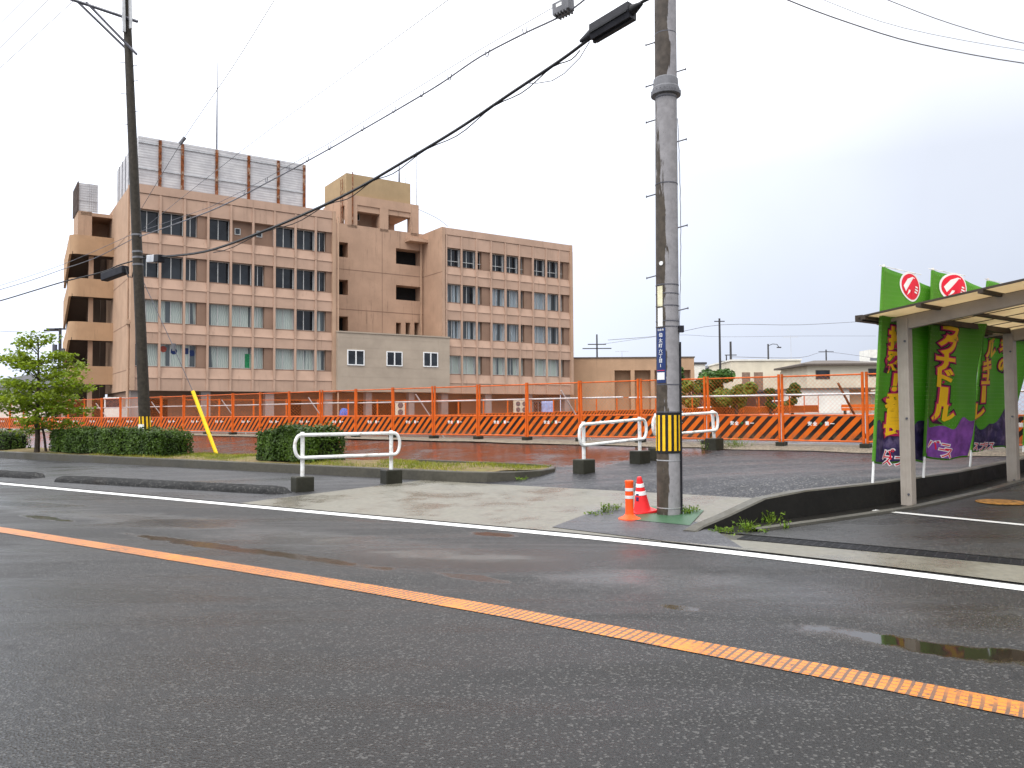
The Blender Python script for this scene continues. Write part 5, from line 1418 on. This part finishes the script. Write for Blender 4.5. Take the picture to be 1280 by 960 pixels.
# ------------------------------------------------------------------ carport
c1 = onz(1136, 632, .13); c1.z = z_lot(to_rn(c1)[1]); c2 = onz(1267, 600, .31); c2.z = z_lot(to_rn(c2)[1])
q = Vector((c2.x - c1.x, c2.y - c1.y, 0)); CL = q.length; q.normalize(); pdir = Vector((q.y, -q.x, 0))
e = empty('carport', c1, math.atan2(pdir.y, pdir.x), 'champagne aluminium carport with smoky translucent roof and two posts', 'carport')
CH = at(1137, 398, c1.y).z - c1.z; SL = .115
def rz(x): return CH + SL * x + .06
for y, dz in ((0, 0), (CL, c2.z - c1.z)):
    m2 = MB(); m2.box(-.085, .085, y - .07, y + .07, dz - .05, CH); 
    for k in (-.05, 0, .05): m2.box(k - .004, k + .004, y - .0735, y - .069, dz, CH)
    m2.build('post', M['carport'], e)
    m2 = MB(); m2.prism([(-.42, CH - .10), (5.2, CH + SL * 5.2 - .02), (5.2, CH + SL * 5.2 + .045), (.12, CH + SL * .12 + .045), (-.42, CH + .02)] if False else [(-.085, CH - .16), (.085, CH - .17), (5.2, CH + SL * 5.2 - .10), (5.2, CH + SL * 5.2 + .03), (-.42, CH + SL * -.42 + .03), (-.42, CH + SL * -.42 - .02), (-.085, CH - .03)], y - .05, y + .05, 0, Matrix(((1, 0, 0, 0), (0, 0, 1, 0), (0, 1, 0, 0), (0, 0, 0, 1)))); m2.build('arm', M['carport'], e)
    m2 = MB()
    for z in (.18, 1.35, 2.55): m2.cyl((.04, y - .072, z), (.04, y - .085, z), .018, None, 8)
    m2.build('bolt', M['steeldark'], e)
Y0, Y1 = -.62, CL + 2.2
m2 = MB(); m2.box(-.46, -.34, Y0, Y1, CH - .05, CH + .05); m2.build('gutter', M['carportdark'], e)
m2 = MB(); m2.box(-.06, .06, .09, CL - .09, CH - .03, CH + .06); m2.build('beam', M['carportdark'], e)
m2 = MB()
for x in (-.30, .55, 1.4, 2.25, 3.1, 3.95, 4.8):
    z = rz(x); m2.box(x - .035, x + .035, Y0 - .06, Y1, z - .055, z - .002)
m2.build('purlin', M['carportdark'], e)
m2 = MB(); nx = 12
MX = Matrix(((1, 0, 0, 0), (0, 0, 1, 0), (0, 1, 0, 0), (0, 0, 0, 1)))
m2.prism([(-.40, rz(-.40)), (5.2, rz(5.2)), (5.2, rz(5.2) + .008), (-.40, rz(-.40) + .008)], Y0, Y1, 0, MX); m2.build('roof_panel', M['poly'], e)
m2 = MB(); y = Y0
while y <= Y1 + .01:
    m2.prism([(-.40, rz(-.40) - .010), (5.2, rz(5.2) - .010), (5.2, rz(5.2) + .018), (-.40, rz(-.40) + .018)], y - (.022 if y == Y0 else .014), y + .014, 0, MX); y += .72
m2.build('roof_rafter', M['carportdark'], e)

# ------------------------------------------------------------------ things around the building
def place(px, py, Y): return at(px, py, Y)
b = at(130, 531, 46); o = empty('guard_booth', b, R(8), 'white glazed booth standing behind the front fence by the building corner', 'booth')
m2 = MB(); W_, D_, H_ = .95, .95, 2.05; b.z
m2.box(0, W_, 0, D_, -.4, .95); m2.build('lower_panel', M['white_wall'], o)
m2 = MB()
for x in (0, W_ - .07):
    for y in (0, D_ - .07): m2.box(x, x + .07, y, y + .07, .95, 1.5)
m2.box(-.03, W_ + .03, -.03, D_ + .03, 1.5, 1.58); m2.build('frame', M['whitesteel'], o)
m2 = MB(); m2.box(.07, W_ - .07, .02, .03, .95, 1.5); m2.build('pane', M['glass'], o)
def ac(px, py, Y, label, w=.8, rz_=BA):
    b = at(px, py, Y); o = empty('air_conditioner', b, rz_, label, 'air conditioner')
    m2 = MB(); m2.box(0, w, 0, .35, .05, 1.35); m2.build('casing', M['cream'], o, bevel=.02)
    for z in (.4, 1.0): m2 = MB(); m2.cyl((w * .45, -.02, z), (w * .45, .0, z), .26, None, 18); m2.cyl((w * .45, -.03, z), (w * .45, -.02, z), .09, None, 10); m2.build('fan_grille', M['steeldark'], o)
    m2 = MB(); m2.box(.1, .2, .0, .35, -.5, .05); m2.box(w - .2, w - .1, 0, .35, -.5, .05); m2.build('foot', M['galv'], o)
ac(496, 521, 70, 'cream twin fan air conditioner under the link box'); ac(644, 517, 82, 'cream twin fan air conditioner under the far wing'); ac(652, 517, 82.6, 'second cream air conditioner close beside the one under the far wing')
def tarp(px, py, Y, w, h, label, seed):
    r = random.Random(seed); b = at(px, py, Y); m2 = MB(); prof = [(w, -.3), (w * 1.02, h * .3), (w * .9, h * .75), (w * .5, h), (.02, h * 1.03)]; n = 14
    for rr_, z in prof:
        for j in range(n): a = 2*math.pi*j/n; k = rr_ * (1 + .1 * math.sin(3*a + seed) + r.uniform(-.05, .05)); m2.v.append((k * math.cos(a), k * math.sin(a), z + r.uniform(-.03, .03)))
    for i in range(len(prof) - 1):
        for j in range(n): m2.f.append((i*n+j, i*n+(j+1) % n, (i+1)*n+(j+1) % n, (i+1)*n+j)); m2.m.append(0)
    tag(m2.build('tarp_cover', M['blue_tarp'], None, True, b), label, 'tarp')
tarp(430, 522, 66, .38, .75, 'bundled blue tarp behind the fence below the link box', 2)
b = at(677, 524, 84); m2 = MB()
for j in range(9):
    for i in range(9): m2.v.append((1.3 * i / 8, .06 * math.sin(i * 1.7 + j * .4), 2.1 * j / 8 - .2))
for j in range(8):
    for i in range(8): m2.f.append((j*9+i, j*9+i+1, (j+1)*9+i+1, (j+1)*9+i)); m2.m.append(0)
o = m2.build('hung_sheet', plain('pale blue sheet', (.25, .33, .55), .6), None, True, b); tag(o, 'pale blue sheet hung under the far wing overhang', 'sheet'); o.modifiers.new('thickness', 'SOLIDIFY').thickness = .01

# ------------------------------------------------------------------ background buildings, each facing the road
def house(px0, px1, ytop, d, depth, wall, label, cat='building', name='house', rot=0.0, zg=1.3):
    a = at(px0, 500, d); b = at(px1, 500, d); h = at((px0 + px1) / 2, ytop, d).z - zg
    o = empty(name, (a.x, d, zg), rot, label, cat); W = (b.x - a.x) / math.cos(rot)
    return o, W, h
def hp(o, W, px0, px1, px): return W * (px - px0) / (px1 - px0)
# garage block beyond the far wing
o, W, h = house(766, 866, 447.5, 92, 9, 'garage', 'low beige garage block with deep vertical bays beyond the far wing', name='garage_block', zg=.9)
m2 = MB(); m2.box(-5.0, W, 1.2, 12, -.5, h - .02); m2.box(-5.0, W + .2, -.05, 1.2, h * .80, h); m2.box(-5.0, -.0, -.05, 1.2, -.5, h * .80)
for k in range(5): x = W * k / 4.0; m2.box(x - .22, x + .22, -.1, 1.2, -.5, h * .80)
m2.build('wall', M['garage'], o)
m2 = MB(); m2.box(-5.1, W + .3, -.15, 12.1, h, h + .14); m2.build('roof', M['brown_roof'], o)
m2 = MB(); m2.box(W * .8, W * .93, 1.15, 1.25, h * .45, h * .72); m2.build('window', M['glass'], o)
# dark roofed house
o, W, h = house(876, 928, 467, 120, 8, 'grey_wall', 'dark grey house with a low gable roof behind the green trees', zg=1.4)
m2 = MB(); m2.box(0, W, 0, 8, -.5, h); m2.build('wall', M['grey_wall'], o)
m2 = MB(); m2.add([(-.5, -.5, h - .2), (W + 2.2, -.5, h + 1.5), (W + 2.2, 8.5, h + 1.5), (-.5, 8.5, h - .2), (-.5, -.5, h + .1), (W * .35, -.5, h + 1.5), (W + 2.2, -.5, h + 1.85), (W + 2.2, 8.5, h + 1.85), (W * .35, 8.5, h + 1.5), (-.5, 8.5, h + .1)], [(0, 1, 6, 5, 4), (3, 9, 8, 7, 2), (4, 5, 8, 9), (5, 6, 7, 8), (0, 4, 9, 3), (1, 2, 7, 6), (0, 3, 2, 1)]); m2.build('roof', M['dark_roof'], o)
# narrow white house slice
o, W, h = house(868, 878, 452, 118, 8, 'white_wall', 'narrow white house showing between garage block and dark roof', zg=1.4)
m2 = MB(); m2.box(-1, W + .5, 0, 8, -.5, h - .4); m2.build('wall', M['white_wall'], o); m2 = MB(); m2.box(-1.2, W + .7, -.2, 8.2, h - .4, h - .1); m2.build('roof', M['dark_roof'], o)
# cream flat roofed building with brown shutters
o, W, h = house(915, 1002, 451, 105, 10, 'cream', 'long cream flat roofed building with brown shuttered openings', name='workshop_building', zg=1.4)
m2 = MB(); m2.box(0, W, 0, 12, -.5, h); m2.box(W - .6, W + 5.2, 3, 11, -.5, h - .35); m2.build('wall', M['cream'], o)
m2 = MB(); m2.box(-.15, W + .1, -.15, 12.1, h, h + .2); m2.box(W + .1, W + 5.4, 2.9, 11.1, h - .35, h - .15); m2.build('parapet', M['white_wall'], o)
for x0, x1 in ((928, 938), (943, 954), (976, 993.5)):
    a, b2 = hp(o, W, 915, 1002, x0), hp(o, W, 915, 1002, x1); m2 = MB(); m2.box(a, b2, -.06, .03, h - 4.0, h - 1.5); m2.build('shutter', M['shutter'], o)
# cream house with brown eave
o, W, h = house(1010, 1104, 457, 92, 9, 'cream', 'cream two storey house with brown eaves beside the green banner', zg=1.4)
m2 = MB(); m2.box(0, W, 0, 9, -.5, h); m2.build('wall', M['cream'], o)
m2 = MB(); m2.box(-.7, W + .7, -.7, 9.7, h, h + .22); m2.add([(-.7, -.7, h + .22), (W + .7, -.7, h + .22), (W + .7, 9.7, h + .22), (-.7, 9.7, h + .22), (2.5, 4.5, h + .9), (W - 2.5, 4.5, h + .9)], [(0, 1, 5, 4), (1, 2, 5), (2, 3, 4, 5), (3, 0, 4), (0, 3, 2, 1)]); m2.build('roof', M['brown_roof'], o)
for x0, x1, y0, y1 in ((1021, 1037, 463.5, 473), (1087, 1100, 462, 470)):
    a, b2 = hp(o, W, 1010, 1104, x0), hp(o, W, 1010, 1104, x1); za, zb = at(1030, y1, 92).z - 1.4, at(1030, y0, 92).z - 1.4
    f = MB(); f.box(a - .08, b2 + .08, -.06, .02, za - .08, zb + .08); f = f.build('window', M['brown_roof'], o); g_ = MB(); g_.box(a, b2, -.08, -.055, za, zb); g_.build('pane', M['glass'], f)
m2 = MB(); m2.box(-.3, W + .3, -1.6, -.0, h * .42, h * .42 + .15); m2.build('canopy', M['brown_roof'], o)
# white low building with dark carport roof
o, W, h = house(993, 1062, 487, 84, 6, 'white_wall', 'low white flat building between the far fence and the cream house', name='low_building', zg=1.3)
m2 = MB(); m2.box(0, W, 0, 5, -.5, h); m2.build('wall', M['white_wall'], o); m2 = MB(); m2.box(-.3, W + 3.4, -.3, 5.2, h, h + .18); m2.build('roof', M['brown_roof'], o)
m2 = MB(); m2.box(W * .92, W + 2.6, .8, 5, -.5, h); m2.build('porch_wall', M['garage'], o)
o, W, h = house(878, 992, 490, 88, 6, 'dark_roof', 'dark open parking roof on thin posts behind the far fence', name='parking_shelter', cat='shelter', zg=1.35)
m2 = MB(); m2.box(-.2, W + .2, 0, 5, h, h + .2); m2.build('roof', M['dark_roof'], o)
for k in range(6): m2 = MB(); x = W * k / 5; m2.box(x - .05, x + .05, .1, .2, -.4, h); m2.build('post', M['rust'], o)
m2 = MB(); m2.box(0, W, 5.2, 5.3, -.5, h + .1); m2.build('back_wall', M['grey_wall'], o)
# parked cars under it
def car(px, d, label, rot):
    b = at(px, 510, d); o = empty('parked_car', (b.x, d, 1.3), rot, label, 'car')
    sec = [(-2.0, .35, .62), (-1.9, .3, .82), (-1.0, .28, .92), (.9, .28, .98), (1.8, .3, .9), (1.95, .35, .6)]
    m2 = MB()
    for x, z0, z1 in sec:
        for y, z in ((-.8, z0), (-.84, (z0+z1)/2), (-.76, z1), (.76, z1), (.84, (z0+z1)/2), (.8, z0)): m2.v.append((x, y, z))
    for i in range(5):
        for k in range(6): m2.f.append((i*6+k, (i+1)*6+k, (i+1)*6+(k+1) % 6, i*6+(k+1) % 6)); m2.m.append(0)
    m2.f += [tuple(range(6)), tuple(30 + k for k in range(6))]; m2.m += [0, 0]; m2.build('body', M['white'], o, True)
    m2 = MB(); m2.add([(-1.2, -.7, .9), (1.4, -.7, .96), (1.4, .7, .96), (-1.2, .7, .9), (-.5, -.58, 1.42), (.95, -.58, 1.45), (.95, .58, 1.45), (-.5, .58, 1.42)], [(0,1,5,4), (1,2,6,5), (2,3,7,6), (3,0,4,7)]); m2.build('window', M['glass'], o)
    m2 = MB(); m2.add([(-.55, -.6, 1.425), (1.0, -.6, 1.455), (1.0, .6, 1.455), (-.55, .6, 1.425), (-.4, -.5, 1.5), (.85, -.5, 1.52), (.85, .5, 1.52), (-.4, .5, 1.5)], [(0,1,5,4), (1,2,6,5), (2,3,7,6), (3,0,4,7), (4,5,6,7)]); m2.build('roof', M['white'], o)
    for x in (-1.25, 1.2):
        for y in (-.8, .64): m2 = MB(); m2.cyl((x, y, .3), (x, y + .16, .3), .3, None, 16); m2.build('wheel', M['blackbox'], o)
car(896, 86, 'white car parked under the shelter below the dark leafy tree', R(15)); car(968, 86, 'white car parked under the shelter at the end near the white building', R(10))
# pale tower block far away
o, W, h = house(1088, 1100, 437, 420, 12, 'white_wall', 'faint pale tower block on the horizon beside the green banner', name='apartment_tower', zg=1.5)
m2 = MB(); m2.box(0, W, 0, 12, -1, h); m2.build('wall', M['white_wall'], o)
for k in range(7): m2 = MB(); m2.box(.3, W - .3, -.1, .05, 4 + k * (h - 6) / 7, 5.4 + k * (h - 6) / 7); m2.build('window', M['grey_wall'], o)
# far house behind the small tree at the street end
o, W, h = house(-30, 64, 484, 75, 8, 'white_wall', 'white house with dark hipped roof behind the airy tree', zg=.8)
m2 = MB(); m2.box(0, W, 0, 8, -.5, h); m2.build('wall', M['white_wall'], o)
m2 = MB(); m2.add([(-.6, -.6, h), (W + .6, -.6, h), (W + .6, 8.6, h), (-.6, 8.6, h), (2.4, 4, h + 1.4), (W - 2.4, 4, h + 1.4)], [(0, 1, 5, 4), (1, 2, 5), (2, 3, 4, 5), (3, 0, 4), (0, 3, 2, 1)]); m2.build('roof', M['dark_roof'], o)
m2 = MB(); m2.box(W * .55, W * .75, -.05, .05, h - 1.6, h - .5); m2.build('window', M['glass'], o)

# ------------------------------------------------------------------ far utility poles, lamp, aerials
def far_pole(px, ytop, d, label, arms=((.06, .9),), r=.16, extra=None):
    b = at(px, 505, d); b.z = 1.0; t = at(px, ytop, d); h = t.z - b.z
    o = empty('utility_pole', b, 0, label, 'utility pole'); m2 = MB(); m2.cyl((0, 0, -.4), (0, 0, h), r, r * .65, 8); m2.build('shaft', M['polefar'], o, True)
    for f, w in arms: m2 = MB(); z = h * (1 - f); m2.box(-w, w, -.06, .06, z - .06, z + .06); m2.build('cross_arm', M['polefar'], o)
    return o, h, b
far_pole(747, 418, 105, 'thin far pole with one cross-arm above the beige garage block', ((.17, 1.9), (.12, 1.2)), .15)
far_pole(901, 398, 108, 'tall far pole rising behind the dark green tree', ((.03, .7),), .2)
far_pole(914.5, 427, 110, 'short dark pole beside the tall far pole', ((.18, .8),), .22)
far_pole(909, 444, 130, 'little distant pole between the two poles by the grey roof', ((.1, 1.2),), .15)
o, h, b = far_pole(961.5, 430, 108, 'far pole with a curved lamp arm above the cream building', (), .17)
m2 = MB(); m2.tube([(0, 0, h - .25), (.6, 0, h + .0), (1.2, 0, h - .05), (1.45, 0, h - .4)], .05, 6); m2.build('lamp_arm', M['polefar'], o, True); m2 = MB(); m2.box(1.2, 1.75, -.12, .12, h - .55, h - .4); m2.build('lamp_head', M['polefar'], o)
far_pole(1034, 437, 190, 'small distant pole over the cream house roof', ((.03, 1.8),), .25)
o, h, b = far_pole(74, 410, 62, 'dark pole with transformer and cross-arms beside the stair tower', ((.01, .4),), .16)
m2 = MB(); m2.box(-1.25, .05, -.06, .06, h - .25, h - .12); m2.box(-1.0, -.1, -.06, .06, h - .12, h - .02); m2.build('cross_arm', M['polefar'], o)
m2 = MB(); m2.cyl((-.35, -.1, h - 2.0), (-.35, -.1, h - 1.3), .17, None, 12); m2.build('transformer', M['steeldark'], o, True); m2 = MB(); m2.box(.1, .35, -.1, .1, h - 2.6, h - 1.6); m2.build('switch_box', M['steeldark'], o)
p = at(989, 451, 106); aerial(p, 3.4, 'tall television aerial on the cream flat roofed building', 1.6)
p = at(777.5, 448, 95); aerial(p, .9, 'tiny television aerial on the beige garage block', 1.3)
free_wire([(760, 425, 105), (830, 419, 106), (901, 406, 108), (1000, 406, 120), (1090, 401, 135)], .035, 'distant power line passing the tall far pole', M['cablegrey'])
free_wire([(747, 431, 105), (840, 419, 107), (905, 421, 110), (1000, 420, 120), (1095, 420, 130)], .022, 'faint lower distant power line over the far roofs', M['cablegrey'])
free_wire([(914, 446, 110), (1000, 447, 150), (1034, 440, 190), (1095, 448, 200)], .045, 'lowest distant power line to the small distant pole', M['cablegrey'])
free_wire([(-20, 413, 66), (30, 415, 64), (62, 415, 62)], .02, 'distant wire running to the dark pole with a transformer', M['cablegrey'])

# ------------------------------------------------------------------ overcast daylight
SUN_EL, SUN_AZ = R(52), R(205)
w = bpy.data.worlds.new('World'); scene.world = w; w.use_nodes = True; nt = w.node_tree; nt.nodes.clear()
L_ = nt.links.new
out = nt.nodes.new('ShaderNodeOutputWorld'); bg = nt.nodes.new('ShaderNodeBackground'); bg.inputs['Strength'].default_value = .1
sky = nt.nodes.new('ShaderNodeTexSky'); sky.sky_type = 'NISHITA'; sky.sun_disc = False; sky.sun_elevation = SUN_EL; sky.sun_rotation = SUN_AZ; sky.dust_density = 3
tc = nt.nodes.new('ShaderNodeTexCoord'); sp = nt.nodes.new('ShaderNodeSeparateXYZ'); L_(tc.outputs['Generated'], sp.inputs[0])
ramp = nt.nodes.new('ShaderNodeValToRGB'); cr_ = ramp.color_ramp
cr_.elements[0].position = 0; cr_.elements[0].color = (.55, .60, .73, 1); cr_.elements[1].position = 1; cr_.elements[1].color = (2.35, 2.36, 2.4, 1)
for pos, c in ((.10, (.66, .71, .83)), (.28, (.80, .845, .95)), (.55, (1.6, 1.62, 1.66))): x = cr_.elements.new(pos); x.color = (*c, 1)
L_(sp.outputs[2], ramp.inputs[0])
# the cloud deck is thinner and brighter towards one side
mr = nt.nodes.new('ShaderNodeMapRange'); L_(sp.outputs[0], mr.inputs[0]); mr.inputs[1].default_value = .45; mr.inputs[2].default_value = -.2; mr.inputs[3].default_value = 1.0; mr.inputs[4].default_value = 1.65
nz = nt.nodes.new('ShaderNodeTexNoise'); nz.inputs['Scale'].default_value = 3.0; nz.inputs['Detail'].default_value = 5; L_(tc.outputs['Generated'], nz.inputs['Vector'])
mr2 = nt.nodes.new('ShaderNodeMapRange'); L_(nz.outputs['Fac'], mr2.inputs[0]); mr2.inputs[1].default_value = .3; mr2.inputs[2].default_value = .7; mr2.inputs[3].default_value = .96; mr2.inputs[4].default_value = 1.06
mu = nt.nodes.new('ShaderNodeMath'); mu.operation = 'MULTIPLY'; L_(mr.outputs[0], mu.inputs[0]); L_(mr2.outputs[0], mu.inputs[1])
mu2 = nt.nodes.new('ShaderNodeMath'); mu2.operation = 'MULTIPLY'; L_(mu.outputs[0], mu2.inputs[0]); mu2.inputs[1].default_value = 10
vm = nt.nodes.new('ShaderNodeVectorMath'); vm.operation = 'SCALE'; L_(ramp.outputs[0], vm.inputs[0]); L_(mu2.outputs[0], vm.inputs['Scale'])
mx = nt.nodes.new('ShaderNodeMix'); mx.data_type = 'RGBA'; mx.inputs[0].default_value = .9; L_(sky.outputs[0], mx.inputs[6]); L_(vm.outputs[0], mx.inputs[7])
L_(mx.outputs[2], bg.inputs['Color']); L_(bg.outputs[0], out.inputs[0])
sl = bpy.data.lights.new('sun', 'SUN'); sl.energy = 1.2; sl.angle = R(25); sl.color = (1, .97, .92)
so = bpy.data.objects.new('sun', sl); COL.objects.link(so)
sd = Vector((math.sin(SUN_AZ) * math.cos(SUN_EL), math.cos(SUN_AZ) * math.cos(SUN_EL), math.sin(SUN_EL)))
so.rotation_euler = sd.to_track_quat('Z', 'Y').to_euler(); so.location = (0, 0, 60)
vs_ = scene.view_settings; vs_.view_transform = 'Standard'; vs_.look = 'None'; vs_.exposure = 0.15; vs_.gamma = 1.0; vs_.use_curve_mapping = False
scene.cycles.max_bounces = 6; scene.cycles.sample_clamp_indirect = 6; scene.cycles.use_denoising = True
